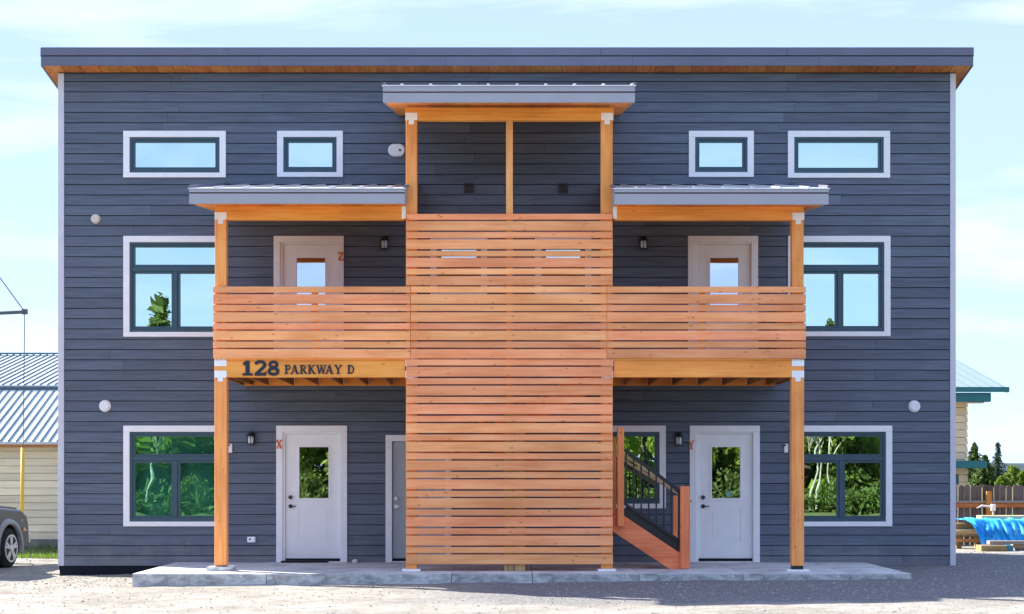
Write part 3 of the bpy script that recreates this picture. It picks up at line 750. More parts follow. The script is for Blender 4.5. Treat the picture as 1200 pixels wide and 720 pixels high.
for (a, b) in ((591, 602.6), (603.4, 615.5)):
    box('mid_post', M['palez'], scr, wx(a, DP), wx(b, DP), PY + .02, PY + .15, SZ, wz(474, DP), .005)
for px in (482, 711.5):
    for (py, up) in ((429.3, True), (434.6, False)):
        s_ = strap(scr, px, py, up)

# ------------------------------------------------------------------ stairs: two flights behind the screen
st = thing('staircase', 'redwood outside staircase with black metal railing rising behind the slatted screen', 'stairs', (wx(800, 24.6), -1.5, SZ))
YF, YR = -1.95, -.95; DSF = DW + YF
def sxz(px, py, d=DSF): return wx(px, d), wz(py, d)
xb, zb_ = sxz(800, 667); tanS = .665
def stringer(y0, y1, xs0, xs1, m=M['stair']):
    # sloping board whose lower end is cut flat on the slab
    xlo, xhi = xs0, xs1; vh = .335
    def zt(x): return SZ + .21 + (xlo - x) * tanS
    prof = [(xlo, SZ), (xlo, zt(xlo)), (xhi, zt(xhi)), (xhi, zt(xhi) - vh), (xlo - (vh - .21) / tanS, SZ)]
    n = len(prof); v = [(x, y0, z) for x, z in prof] + [(x, y1, z) for x, z in prof]
    f = [tuple(range(n)), tuple(range(n, 2 * n))[::-1]] + [(i, n + i, n + (i + 1) % n, (i + 1) % n) for i in range(n)]
    bm = bmesh.new(); c = Vector([sum(q[i] for q in v) / len(v) for i in range(3)]); vs = [bm.verts.new(Vector(q) - c) for q in v]
    for q in f: bm.faces.new([vs[i] for i in q])
    return from_bm('stringer', m, st, bm, c)
XL = wx(560, DSF)
stringer(YF, YF + .04, xb, XL); stringer(YR - .04, YR, xb, XL)
nst = 9; run = (xb - .1 - XL) / nst; ris = run * tanS
for i in range(nst):
    xa = xb - .06 - run * (i + 1); zz = SZ + (i + 1) * ris - .03
    box('tread', M['stair'], st, xa - .02, xa + run - .002, YF + .042, YR - .042, zz - .038, zz, .003)
ztop = SZ + nst * ris
LX0 = wx(492, DSF)
box('landing', M['stair'], st, LX0, XL - .01, YF, -.1, ztop - .04, ztop, .003)
box('landing_joist', M['stair'], st, LX0, XL - .01, YF, YF + .04, ztop - .24, ztop - .042, .003)
X2 = wx(708, DW - .5); Zd = 3.16; n2 = 8; run2 = (X2 - XL) / n2; r2 = (Zd - ztop) / n2
for i in range(n2):
    box('tread', M['stair'], st, XL + run2 * i, XL + run2 * (i + 1) - .002, YR + .05, -.12, ztop + r2 * (i + 1) - .04, ztop + r2 * (i + 1), .003)
for yy in (YR + .03, -.1):
    bar('stringer', M['stair'], st, (XL - .1, yy, ztop - .1), (X2, yy, Zd - .15), .038, .24)
# newels
def newel(a, b, ya, yb, y0, w=.1, m=M['stairz']):
    d = DW + y0; return box('newel_post', m, st, wx(a, d), wx(b, d), y0, y0 + w, wz(yb, d), wz(ya, d), .005)
newel(797.3, 808, 570, 666.5, YF - .06, .12)
newel(723.6, 731.3, 501, 617, YF - .095, .092)
newel(789, 795, 581, 655, YR, .09)
newel(717.8, 722.3, 512.5, 600, YR - .3, .09)
# black metal panel
p0 = Vector((wx(731.5, DSF), YF + .03, wz(527, DSF))); p1 = Vector((wx(798, DSF), YF + .03, wz(577, DSF)))
q0 = Vector((wx(731.5, DSF), YF + .03, wz(590, DSF))); q1 = Vector((wx(798, DSF), YF + .03, wz(635, DSF)))
bar('metal_rail', M['black'], st, p0, p1, .045, .05); bar('metal_rail', M['black'], st, q0, q1, .04, .042)
bar('shade_band', M['black'], st, q0 + Vector((0, .035, -.1)), q1 + Vector((0, .035, -.1)), .012, .13)  # black bar standing in for the shade between bottom rail and stringer
for i in range(8):
    s_ = (i + .28) / 7.55
    if s_ > 1: break
    a = p0.lerp(p1, s_); b = q0.lerp(q1, s_)
    box('baluster', M['black'], st, a.x - .012, a.x + .012, YF + .018, YF + .042, b.z, a.z, 0)
# pale timber handrails on the wall side
DR = DW + YR
for (ya, yb, xe) in ((533, 580.5, 800), (540, 588.5, 811)):
    bar('handrail', M['pale'], st, (wx(722, DR), YR + .02 - (.0 if xe > 805 else .0), wz(ya - 6, DR)), (wx(xe, DR), YR + .02, wz(yb, DR)), .038, .036)

# ------------------------------------------------------------------ things fixed to the facade
def wall_lamp(px, py, label):
    x, z = wx(px), wz(py); t = thing('wall_lamp', label, 'wall lamp', (x, -.02, z), 'black lantern lamps by the doors')
    bm = bmesh.new(); bm_box(bm, -.05, .05, -.03, .0, -.02, .11); bm_box(bm, -.018, .018, -.1, -.03, .055, .085)
    from_bm('bracket', M['black'], t, bm, (x, -.02, z))
    bm = bmesh.new(); bm_cyl(bm, (0, 0, 0), (0, 0, .045), .078, .03, 10); bm_cyl(bm, (0, 0, .045), (0, 0, .075), .03, .014, 10)
    from_bm('hood', M['black'], t, bm, (x - .004, -.105, z + .035))
    bm = bmesh.new(); bm_cyl(bm, (0, 0, -.12), (0, 0, 0), .046, .05, 14)
    g = from_bm('lamp_glass', M['lampglass'], t, bm, (x - .004, -.105, z + .034), True)
    bm = bmesh.new()
    for k in range(6):
        a = k * math.pi / 3 + .5; bm_cyl(bm, (math.cos(a) * .056, math.sin(a) * .056, -.13), (math.cos(a) * .062, math.sin(a) * .062, 0), .006, .006, 5)
    bm_cyl(bm, (0, 0, -.135), (0, 0, -.12), .06, .06, 12)
    from_bm('cage', M['black'], t, bm, (x - .004, -.105, z + .034))
wall_lamp(295.5, 514, 'black lantern wall lamp left of the ground floor door marked X')
wall_lamp(451.5, 286, 'black lantern wall lamp right of the upper door marked Z')
wall_lamp(753.7, 286, 'black lantern wall lamp on the siding above the right balcony')
wall_lamp(795, 515, 'black lantern wall lamp left of the ground floor door marked Y')
def vent(px, py, r, m, label):
    x, z = wx(px), wz(py); t = thing('round_vent', label, 'vent cap', (x, -.02, z), 'round vent caps on the siding')
    bm = bmesh.new(); bm_cyl(bm, (0, 0, 0), (0, -.03, 0), r, r * .97, 24); from_bm('flange', m, t, bm, (x, -.01, z))
    bm = bmesh.new(); bm_cyl(bm, (0, 0, 0), (0, -.03, 0), r * .82, r * .74, 24); from_bm('cover', m, t, bm, (x, -.04, z))
vent(112.5, 257, 5.6 * K0, M['cream'], 'small cream round vent cap high on the left siding')
vent(123.5, 476, 7 * K0, M['white'], 'white round vent cap above the lower left window')
vent(1071, 476.5, 7 * K0, M['white'], 'white round vent cap above the lower right window')
# oval fixture
x, z = wx(465), wz(177); bm = bmesh.new(); hw, hr = .035, 7.4 * K0; ringv = []
for yy, k in ((0, 1), (-.05, 1), (-.065, .86)):
    vs = []
    for i in range(32):
        a = 2 * math.pi * i / 32; cx_ = math.copysign(hw, math.cos(a)); vs.append(bm.verts.new((cx_ + math.cos(a) * hr * k, yy, math.sin(a) * hr * k)))
    ringv.append(vs)
for A, B in zip(ringv[:-1], ringv[1:]):
    for i in range(32): bm.faces.new((A[i], A[(i + 1) % 32], B[(i + 1) % 32], B[i]))
bm.faces.new(ringv[-1])
t = thing('wall_fixture', 'white oval fixture on the siding left of the tall centre opening', 'wall fixture', (x, -.02, z))
from_bm('cover', M['white'], t, bm, (x, -.015, z))
cyl('sensor', M['frame'], t, (x + .055, -.079, z - .003), (x + .055, -.085, z - .003), .02)
for px, lab in ((549.5, 'small brown square vent grille in the left half of the tall centre opening'), (660, 'small brown square vent grille in the right half of the tall centre opening')):
    x, z = wx(px), wz(221); t = thing('vent_grille', lab, 'vent grille', (x, -.02, z), 'square vent grilles in the centre bay')
    ring('surround', M['brown'], t, x - .075, x + .075, z - .075, z + .075, .018, -.045, -.01)
    for k in range(5): box('louvre', M['brown'], t, x - .057, x + .057, -.036, -.015, z - .05 + k * .022, z - .038 + k * .022, 0)
x, z = wx(295), wz(632.5); t = thing('outlet_box', 'light grey outdoor outlet box low on the siding left of door X', 'outlet', (x, -.02, z))
box('cover', M['steel'], t, x - .065, x + .065, -.06, -.012, z - .045, z + .045, .008); box('socket', M['black'], t, x - .035, x - .005, -.0625, -.0595, z - .005, z + .018, 0); box('flap', M['steel'], t, x + .015, x + .05, -.066, -.059, z - .03, z + .03, .002)
for px, lab in ((270.5, 'small white box on the siding just right of the left porch post'), (920.5, 'small white box on the siding just left of the right porch post')):
    x, z = wx(px), wz(525.5); t = thing('switch_box', lab, 'switch box', (x, -.02, z), 'white boxes beside the outer posts')
    box('cover', M['white'], t, x - .03, x + .03, -.06, -.012, z - .07, z + .07, .006); box('bracket', M['black'], t, x - .045, x - .005, -.075, -.0605, z + .035, z + .062, .002)

# lettering: strokes with slab serifs, cut from sheet and fixed proud of the timber
def stroke_mesh(name, m, parent, strokes, h, x, y, z, th=.012, wscale=1.0):
    bm = bmesh.new()
    for k, (pts, w_) in enumerate(strokes):
        yo = -th - k * .0004; w_ = w_ * h / 2
        P = [Vector((p[0] * h * wscale, 0, p[1] * h)) for p in pts]; Lf, Rt = [], []
        for i, p in enumerate(P):
            if i == 0: d = P[1] - P[0]
            elif i == len(P) - 1: d = P[-1] - P[-2]
            else: d = (P[i + 1] - p).normalized() + (p - P[i - 1]).normalized()
            d.normalize(); nrm = Vector((-d.z, 0, d.x))
            if 0 < i < len(P) - 1:
                c_ = max(.5, nrm.dot(Vector((-(p - P[i - 1]).normalized().z, 0, (p - P[i - 1]).normalized().x)))); ww = w_ / c_
            else: ww = w_
            Lf.append(p + nrm * ww); Rt.append(p - nrm * ww)
        rings = [[bm.verts.new(v + Vector((0, yy, 0))) for yy in (yo, -.0005)] for v in Lf], [[bm.verts.new(v + Vector((0, yy, 0))) for yy in (yo, -.0005)] for v in Rt]
        a, b = rings
        for i in range(len(P) - 1):
            bm.faces.new((a[i][0], a[i + 1][0], b[i + 1][0], b[i][0])); bm.faces.new((a[i][0], a[i][1], a[i + 1][1], a[i + 1][0])); bm.faces.new((b[i][0], b[i + 1][0], b[i + 1][1], b[i][1]))
        for i in (0, len(P) - 1): bm.faces.new((a[i][0], b[i][0], b[i][1], a[i][1]))
    return from_bm(name, m, parent, bm, (x, y, z))
def arc(cx_, cz, rx, rz_, a0, a1, n=12):
    return [(cx_ + rx * math.cos(R(a0 + (a1 - a0) * i / n)), cz + rz_ * math.sin(R(a0 + (a1 - a0) * i / n))) for i in range(n + 1)]
TK, TN, SR = .2, .1, .09
def serif(x, z, w_=.26): return ([(x - w_ / 2, z), (x + w_ / 2, z)], SR)
GL = {
 '1': [([(.3, 0), (.3, 1)], .28), ([(.30, .94), (.06, .74)], .18), ([(.02, .07), (.58, .07)], .15)],
 '2': [(arc(.36, .72, .25, .22, 170, -40, 14) + [(.14, .1)], .21), ([(.06, .08), (.68, .08)], .19), ([(.64, .05), (.66, .26)], .1)],
 '8': [(arc(.36, .74, .2, .18, 0, 360, 20), .18), (arc(.36, .28, .25, .2, 0, 360, 20), .2)],
 'P': [([(.2, 0), (.2, 1)], TK), (([(.2, .94)] + arc(.36, .71, .22, .23, 90, -90, 10) + [(.2, .48)]), .13), serif(.2, .04, .36), serif(.16, .955, .26)],
 'A': [([(.12, 0), (.4, 1)], .11), ([(.4, 1), (.68, 0)], .2), ([(.2, .32), (.6, .32)], .09), serif(.1, .04, .3), serif(.68, .04, .34)],
 'R': [([(.2, 0), (.2, 1)], TK), (([(.2, .94)] + arc(.36, .73, .22, .21, 90, -90, 10) + [(.2, .52)]), .13), ([(.38, .5), (.66, 0)], .18), serif(.2, .04, .34), serif(.16, .955, .26), serif(.68, .04, .2)],
 'K': [([(.2, 0), (.2, 1)], TK), ([(.22, .4), (.62, 1)], .11), ([(.36, .58), (.68, 0)], .19), serif(.2, .04, .34), serif(.2, .96, .34), serif(.64, .96, .26), serif(.7, .04, .28)],
 'W': [([(.1, 1), (.32, 0)], .18), ([(.32, 0), (.5, .9)], .1), ([(.5, .9), (.7, 0)], .18), ([(.7, 0), (.9, 1)], .1), serif(.1, .96, .28), serif(.5, .96, .24), serif(.9, .96, .26)],
 'Y': [([(.1, 1), (.38, .46)], .19), ([(.66, 1), (.38, .46)], .11), ([(.38, 0), (.38, .5)], .2), serif(.38, .04, .38), serif(.1, .96, .28), serif(.66, .96, .26)],
 'D': [([(.2, 0), (.2, 1)], TK), (([(.2, .94)] + arc(.32, .5, .34, .44, 90, -90, 12) + [(.2, .06)]), .14), serif(.14, .045, .22), serif(.14, .955, .22)],
 'X': [([(.12, 1), (.68, 0)], .22), ([(.68, 1), (.12, 0)], .13), serif(.12, .95, .34), serif(.66, .95, .3), serif(.14, .05, .3), serif(.68, .05, .34)],
 'Z': [([(.08, .92), (.66, .92)], .16), ([(.62, .9), (.12, .1)], .2), ([(.08, .08), (.68, .08)], .16), ([(.1, .95), (.1, .72)], .09), ([(.66, .05), (.66, .3)], .09)],
}
adr = thing('house_number', 'dark blue 128 PARKWAY D lettering on the left balcony beam', 'house number', (wx(350, DP), PY, wz(441, DP)))
for ch, px in (('1', 284), ('2', 297.3), ('8', 312.8)):
    stroke_mesh('digit', M['navy'], adr, GL[ch], 17.3 * DP / F, wx(px, DP), PY - .001, wz(440.3, DP), .014, 1.25 if ch != '1' else 1.2)
for ch, px in (('P', 333.2), ('A', 340.6), ('R', 351), ('K', 360.4), ('W', 370.8), ('A', 381.2), ('Y', 392), ('D', 406.6)):
    stroke_mesh('letter', M['navy'], adr, GL[ch], 10.4 * DP / F, wx(px, DP), PY - .001, wz(438.4, DP), .012, 1.12)
for ch, px, py, lab in (('X', 323.6, 525.8, 'orange letter X on the left casing of the lower left door'), ('Y', 806.2, 526.8, 'orange letter Y on the left casing of the lower right door'), ('Z', 396.2, 306, 'orange letter Z on the right casing of the upper left door')):
    o = stroke_mesh('door_letter', M['orange'], None, GL[ch], 10 * K0, wx(px), -.0435, wz(py), .01, .95)
    tag(o, lab, 'letter', 'orange door letters')

o = box('doormat', M['rubber'], None, wx(331), wx(385.5), -.2, -.06, SZ + .001, SZ + .03, .006); tag(o, 'narrow black rubber mat in front of door X', 'doormat')
bm = bmesh.new(); bmesh.ops.create_icosphere(bm, subdivisions=2, radius=.05)
for v in bm.verts: v.co *= 1 + .5 * noise.noise(v.co * 30); v.co.z *= .6
o = from_bm('rag', M['white'], None, bm, (wx(417), -.12, SZ + .022)); tag(o, 'small crumpled white rag on the concrete near door X', 'rag')

# ------------------------------------------------------------------ pickup truck at the left edge
def truck():
    M['paint'] = plain('grey_paint', (.11, .105, .098), .28, .6, .55, var=.06)
    M['flare'] = plain('fender_flare', (.30, .30, .31), .4, .5, .3, var=.05)
    M['chrome'] = plain('alloy', (.62, .62, .63), .3, .6, .7, var=.05)
    M['carglass'] = plain('car_glass', (.02, .025, .03), .06, .9, var=.1)
    M['lens'] = plain('head_lens', (.75, .78, .8), .1, .8, .3, var=.05)
    M['amber'] = plain('amber_lens', (.7, .22, .03), .2, .6, var=.05)
    g = gz(-8.6, 2.4)
    t = thing('pickup_truck', 'grey pickup truck cut off by the left edge of the picture', 'pickup truck', (0, 0, 0))
    # local frame: forward +Y, right side +X, front axle at y=0
    wb, wd, wr = 3.3, .88, .345
    bm = bmesh.new()
    # body sides: outline with wheel arches, (y,z)
    def arch(yc, r): return [(yc + r * math.cos(a), .34 + r * math.sin(a)) for a in [math.pi * i / 10 for i in range(11)]]
    front = arch(0, .44)[::1]; rear = arch(-wb, .44)
    out = [(.80, .36), (.84, .52), (.83, .72), (.76, .90), (.55, 1.0), (0, 1.04), (-.62, 1.07), (-.7, 1.08), (-wb - 1.05, 1.12), (-wb - 1.15, .55), (-wb - 1.1, .36)]
    out += [p for p in reversed(rear)] + [p for p in reversed(front)]
    n = len(out); secs = [(-wd, 0), (-wd - .02, 1), (wd + .02, 1), (wd, 0)]
    rings = []
    for X, sc in ((-wd + .06, 0), (-wd, 1), (wd, 1), (wd - .06, 0)):
        vs = []
        for (yy, zz) in out:
            k = 1.0
            if sc == 0 and zz > .85: k = 1.0
            vs.append(bm.verts.new((X, yy * (1 if sc else 1.0), zz + (.045 if (sc == 0 and zz > .95) else 0))))
        rings.append(vs)
    for A, B in ((rings[0], rings[1]), (rings[1], rings[2]), (rings[2], rings[3])):
        pass
    # sides, then skins
    for A in (rings[1], rings[2]): bm.faces.new(A)
    for i in range(n): bm.faces.new((rings[1][i], rings[1][(i + 1) % n], rings[2][(i + 1) % n], rings[2][i]))
    for A in (rings[0], rings[3]):
        for v in A: bm.verts.remove(v)
    bmesh.ops.recalc_face_normals(bm, faces=bm.faces)
    es = [e for e in bm.edges if len(e.link_faces) == 2 and (abs(e.verts[0].co.x) == abs(e.verts[1].co.x)) and e.verts[0].co.x == e.verts[1].co.x and min(e.verts[0].co.z, e.verts[1].co.z) > .5]
    bmesh.ops.bevel(bm, geom=es, offset=.07, segments=4, affect='EDGES', profile=.55)
    bmesh.ops.triangulate(bm, faces=[f for f in bm.faces if len(f.verts) > 4])
    body = from_bm('body', M['paint'], t, bm, (0, 0, 0))
    # hood bulge, cab
    def hull(name, m, pts, par):
        b2 = bmesh.new()
        for p in pts: b2.verts.new(p)
        bmesh.ops.convex_hull(b2, input=b2.verts); return from_bm(name, m, par, b2, (0, 0, 0))
    hull('hood', M['paint'], [(s * .74, y, z) for s in (-1, 1) for y, z in ((.72, .9), (.6, 1.035), (-.62, 1.11), (-.62, 1.0))] + [(s * .5, y, z) for s in (-1, 1) for y, z in ((.6, 1.07), (-.62, 1.15))], t)
    cab = hull('cab', M['paint'], [(s * .84, y, 1.06) for s in (-1, 1) for y in (-.72, -2.55)] + [(s * .68, y, z) for s in (-1, 1) for y, z in ((-1.38, 1.72), (-2.42, 1.72))] + [(s * .6, y, 1.76) for s in (-1, 1) for y in (-1.5, -2.3)], t)
    hull('windshield', M['carglass'], [(s * x, y, z) for s in (-1, 1) for x, y, z in ((.76, -.765, 1.12), (.63, -1.34, 1.68), (.76, -.80, 1.12), (.63, -1.38, 1.68))], cab)
    for s in (-1, 1):
        hull('side_window', M['carglass'], [(s * x, y, z) for x, y, z in ((.838, -1.0, 1.12), (.70, -1.46, 1.66), (.70, -2.3, 1.66), (.838, -2.42, 1.12), (.80, -1.0, 1.12), (.66, -2.3, 1.66))], cab)
        # flares round the arches
        for yc in (0, -wb):
            b2 = bmesh.new(); A = []
            for i in range(15):
                a = R(-12 + 204 * i / 14); c_, s_ = math.cos(a), math.sin(a)
                A.append([b2.verts.new((s * xx, yc + c_ * r, .34 + s_ * r)) for xx, r in ((wd - .02, .53), (wd + .045, .50), (wd + .05, .43), (wd - .02, .425))])
            for P, Q in zip(A[:-1], A[1:]):
                for k in range(3): b2.faces.new((P[k], P[k + 1], Q[k + 1], Q[k]))
            from_bm('fender_flare', M['flare'], t, b2, (0, 0, 0), True)
            wh = cyl('wheel', M['rubber'], t, (s * (wd - .2), yc, wr), (s * (wd + .0), yc, wr), wr, wr, 36)
            b2 = bmesh.new()       # tyre shoulder
            bm_cyl(b2, (0, 0, 0), (s * .03, 0, 0), wr * .995, wr * .9, 36); bm_cyl(b2, (s * .028, 0, 0), (s * .034, 0, 0), .245, .235, 28)
            from_bm('tyre_wall', M['rubber'], wh, b2, (s * (wd + .0), yc, wr))
            b2 = bmesh.new(); bm_cyl(b2, (0, 0, 0), (s * .01, 0, 0), .235, .225, 28)
            from_bm('rim', M['black'], wh, b2, (s * (wd + .03), yc, wr))
            b2 = bmesh.new()
            for k in range(5):
                a = R(72 * k + 18); u = Vector((0, math.cos(a), math.sin(a))); v_ = Vector((0, -math.sin(a), math.cos(a)))
                for off in (-.032, .032):
                    vs = [b2.verts.new(Vector((s * xx, 0, 0)) + u * rr + v_ * (off * (rr / .2) + ww)) for xx in (0, .022) for rr, ww in ((.05, -.022), (.22, -.02), (.22, .02), (.05, .022))]
                    for q in ((4, 5, 6, 7), (0, 1, 5, 4), (1, 2, 6, 5), (2, 3, 7, 6), (3, 0, 4, 7)): b2.faces.new([vs[i] for i in q])
            bm_cyl(b2, (0, 0, 0), (s * .035, 0, 0), .07, .06, 16)
            for i in range(28):
                a0, a1 = 2 * math.pi * i / 28, 2 * math.pi * (i + 1) / 28
                vs = [b2.verts.new((s * xx, math.cos(a) * rr, math.sin(a) * rr)) for a in (a0, a1) for xx, rr in ((.0, .24), (.02, .24), (.02, .212), (0, .212))]
                for q in ((0, 1, 5, 4), (1, 2, 6, 5), (2, 3, 7, 6)): b2.faces.new([vs[i] for i in q])
            from_bm('spokes', M['chrome'], wh, b2, (s * (wd + .036), yc, wr))
        hl = hull('headlight', M['lens'], [(s * x, y, z) for x, y, z in ((.86, .62, .90), (.86, .70, .70), (.60, .85, .72), (.60, .80, .90), (.80, .80, .72), (.888, .5, .82))], t)
        hull('turn_signal', M['amber'], [(s * x, y, z) for x, y, z in ((.89, .56, .69), (.89, .68, .62), (.86, .74, .62), (.86, .72, .70), (.89, .54, .63))], t)
        hull('mirror', M['black'], [(s * x, y, z) for x in (.9, 1.06) for y in (-.95, -1.07) for z in (1.12, 1.3)], t)
        box('door_handle', M['black'], t, s * wd - .01, s * wd + .02, -2.2, -2.05, .92, .95, .003)
    box('bumper', M['chrome'], t, -.86, .86, .78, .93, .40, .60, .03); box('grille', M['black'], t, -.58, .58, .78, .865, .64, .88, .01)
    box('rear_bumper', M['chrome'], t, -.86, .86, -wb - 1.28, -wb - 1.1, .42, .6, .02)
    box('underbody', M['rubber'], t, -.7, .7, -wb - 1.0, .6, .26, .5, 0)
    box('cargo_bed', M['rubber'], t, -.78, .78, -wb - 1.05, -2.6, 1.122, 1.128, 0)
    return t
tr = truck()
yaw = -R(8.9); wxp, wyp = wx(11.3, 28.9), 2.4
# right front wheel centre (.93,0) must land on (wxp, wyp)
off = Matrix.Rotation(yaw, 3, 'Z') @ Vector((.9, 0, 0))
tr.rotation_euler.z = yaw; tr.location = (wxp - off.x, wyp - off.y, gz(wxp, wyp) - .01)

# ------------------------------------------------------------------ outbuilding at the left, utility pole strut and guy
M['shedside'] = siding_mat('cream_siding', (.95, .81, .54), .12)
M['standing'] = plain('pale_metal_roof', (.60, .66, .66), .5, .4, .0, var=.16, scale=1.3)
M['seam'] = plain('roof_seam', (.12, .18, .2), .5, .4, var=.1)
M['stone'] = plain('stone_base', (.24, .23, .22), .95, .2, var=.4, scale=3)
sh = thing('outbuilding', 'long cream sided outbuilding with a pale metal roof of two pitches', 'building', (-15, 7.7, 0))
SX_0, SX_1 = -26.0, -8.6; SY = 7.7; sd_ = DW + SY
ze = wz(519, sd_); zrow = wz(632, sd_)
box('wall', M['interior'], sh, SX_0, SX_1, SY + .02, SY + 9, -.1, ze + .02, 0)
box('foundation', M['stone'], sh, SX_0, SX_1 + .01, SY - .03, SY + .015, -.1, zrow - .005, .01)
i = 0
while zrow + i * .15 < ze - .02:
    z0 = zrow + i * .15; z1 = min(z0 + .143, ze - .01)
    for (xa, xb2) in ((SX_0, -17.3 + (i % 3)), (-17.29 + (i % 3), SX_1)):
        poly('siding_board', M['shedside'], sh, [(xx, yy, zz) for xx in (xa, xb2) for yy, zz in ((SY + .018, z0), (SY - .02, z0), (SY - .002, z1), (SY + .018, z1))], [(0, 1, 2, 3), (7, 6, 5, 4), (1, 5, 6, 2), (0, 4, 5, 1), (3, 2, 6, 7)])
    i += 1
def slope_roof(par, name, x0, x1, y0, z0, y1, z1, th, m, seamm, pitch, hs=.035, sw=.02):
    rf = poly(name, m, par, [(x0, y0, z0), (x1, y0, z0), (x1, y1, z1), (x0, y1, z1), (x0, y0, z0 - th), (x1, y0, z0 - th), (x1, y1, z1 - th), (x0, y1, z1 - th)],
              [(0, 1, 2, 3), (7, 6, 5, 4), (0, 4, 5, 1), (1, 5, 6, 2), (2, 6, 7, 3), (3, 7, 4, 0)])
    k = x0 + .02; cnt = 0
    while k < x1:
        v = []
        for xx in (k - sw / 2, k + sw / 2): v += [(xx, y0 - .004, z0 + .001), (xx, y1, z1 + .001), (xx, y1, z1 + hs), (xx, y0 - .004, z0 + hs)]
        poly('seam', seamm, rf, v, [(0, 1, 2, 3), (7, 6, 5, 4), (0, 4, 5, 1), (1, 5, 6, 2), (2, 6, 7, 3), (3, 7, 4, 0)]); k += pitch
    return rf
zE = wz(518, sd_ - .3); yB = 36.9 - DW; zB_ = wz(454.5, 36.9); yR = 41.6 - DW; zR_ = wz(416.5, 41.6)
slope_roof(sh, 'lower_roof', SX_0, SX_1 + .1, SY - .3, zE, yB, zB_, .05, M['standing'], M['seam'], .165, .03, .02)
slope_roof(sh, 'upper_roof', SX_0, SX_1 + .1, yB - .12, zB_ + .05, yR, zR_, .05, M['standing'], M['seam'], .165, .03, .016)
box('eave_trim', M['soffit'], sh, SX_0, SX_1 + .1, SY - .3, SY - .26, zE - .11, zE - .052, .004)
box('ridge_cap', M['seam'], sh, SX_0, SX_1 + .1, yR - .1, yR + .1, zR_ + .03, zR_ + .06, .005)
box('ridge_cap', M['seam'], sh, SX_0, SX_1 + .1, yB - .14, yB - .10, zB_ - .03, zB_ + .02, .003)
poly('gable_wall', M['shedside'], sh, [(SX_1 - .02, SY + .02, 0), (SX_1 - .02, yR * 2 - SY, 0), (SX_1 - .02, yR, zR_ - .06), (SX_1 - .02, yB, zB_ - .06), (SX_1 - .02, SY - .2, zE - .06), (SX_1 - .02, SY + .02, ze)], [(0, 1, 2, 3, 4, 5)])
# grass strip at its foot
gvv, gff = [], []
for i in range(4200):
    x = rnd.uniform(-12, -8.3); y = rnd.choice((rnd.uniform(5.15, 5.75), rnd.uniform(5.15, 7.64))); h_ = rnd.uniform(.03, .10) * (2 if y > 7.3 else 1); b = len(gvv); a = rnd.random() * 6.28; z = gz(x, y)
    lx, ly = rnd.gauss(0, .03), rnd.gauss(0, .03)
    gvv += [(x - .012 * math.cos(a), y - .012 * math.sin(a), z), (x + .012 * math.cos(a), y + .012 * math.sin(a), z), (x + lx, y + ly, z + h_)]; gff.append((b, b + 1, b + 2))
kind(poly('grass', M['grass'], None, gvv, gff, (0, 0, 0)), 'stuff')
M['yellow'] = plain('yellow_guard', (.80, .52, .04), .5, .4, var=.06); M['wire'] = plain('wire', (.10, .12, .13), .5, .4); M['polew'] = plain('pole_wood', (.16, .12, .09), .9, .1, var=.3)
GD = 31.5; GY = GD - DW
up = thing('utility_pole', 'utility pole strut and thin guy wire with a yellow guard tube, far left', 'utility pole', (wx(-70, GD), GY, 0))
gx_ = wx(29, GD); ztip = wz(365.5, GD); xp = wx(-70, GD)
cyl('pole', M['polew'], up, (xp, GY, -.2), (xp, GY, wz(180, GD)), .15, .11, 14, True)
cyl('strut', M['wire'], up, (xp, GY, wz(370.5, GD)), (wx(31.5, GD), GY, wz(365.6, GD)), .034)
cyl('strut_tip', M['wire'], up, (wx(26, GD), GY, ztip), (wx(32, GD), GY, ztip + .004), .055)
cyl('guy_wire', M['wire'], up, (gx_, GY, ztip), (xp, GY, wz(230, GD)), .011, None, 6)
cyl('guy_wire', M['wire'], up, (gx_, GY, ztip), (wx(25.5, GD), GY, gz(-9, GY)), .009, None, 6)
cyl('wire_guard', M['yellow'], up, (wx(26.9, GD), GY - .005, wz(525, GD)), (wx(25.6, GD), GY - .005, wz(626, GD)), .034, None, 10, True)

# ------------------------------------------------------------------ right background: neighbouring house, fence, lumber, tarp
M['teal'] = plain('teal_paint', (.018, .15, .15), .5, .4, var=.08)
M['creamside'] = siding_mat('cream_boards', (.85, .66, .40), .1)
hd = 45.0; hy = hd - DW
ho = thing('neighbour_house', 'cream neighbouring house with teal eaves and a pale ribbed metal roof', 'house', (9, hy, 0))
hx1 = wx(1133, hd); zeave = wz(456, hd)
box('wall', M['interior'], ho, 2.0, hx1 - .03, hy + .03, hy + 9, 0, wz(470, hd), 0)
z = 0.1
while z < wz(473.5, hd):
    z1 = z + .2
    poly('siding_board', M['creamside'], ho, [(xx, yy, zz) for xx in (2.0, hx1) for yy, zz in ((hy + .028, z), (hy - .02, z), (hy + .004, z1 - .012), (hy + .028, z1 - .012))], [(0, 1, 2, 3), (7, 6, 5, 4), (1, 5, 6, 2), (0, 4, 5, 1), (3, 2, 6, 7)])
    poly('siding_board', M['creamside'], ho, [(xx, yy, zz) for yy in (hy - .02, hy + 9) for xx, zz in ((hx1 - .028, z), (hx1 + .03, z), (hx1 + .004, z1 - .012), (hx1 - .028, z1 - .012))], [(0, 1, 2, 3), (7, 6, 5, 4), (1, 5, 6, 2), (0, 4, 5, 1), (3, 2, 6, 7)])
    z += .2
rx1 = wx(1173.5, hd); y2 = 49.6 + 3 - DW; z2 = wz(423, 49.6) + .234 * 3
M['houseroof'] = plain('house_metal_roof', (.20, .27, .285), .5, .4, var=.06)
hr_ = slope_roof(ho, 'roof', 2.0, rx1, hy - .6, zeave, y2, z2, .04, M['houseroof'], M['seam'], .3, .03, .03)
slope_roof(ho, 'roof', 2.0, rx1, y2 + (y2 - hy), zeave, y2 + .01, z2, .04, M['houseroof'], M['seam'], .6)
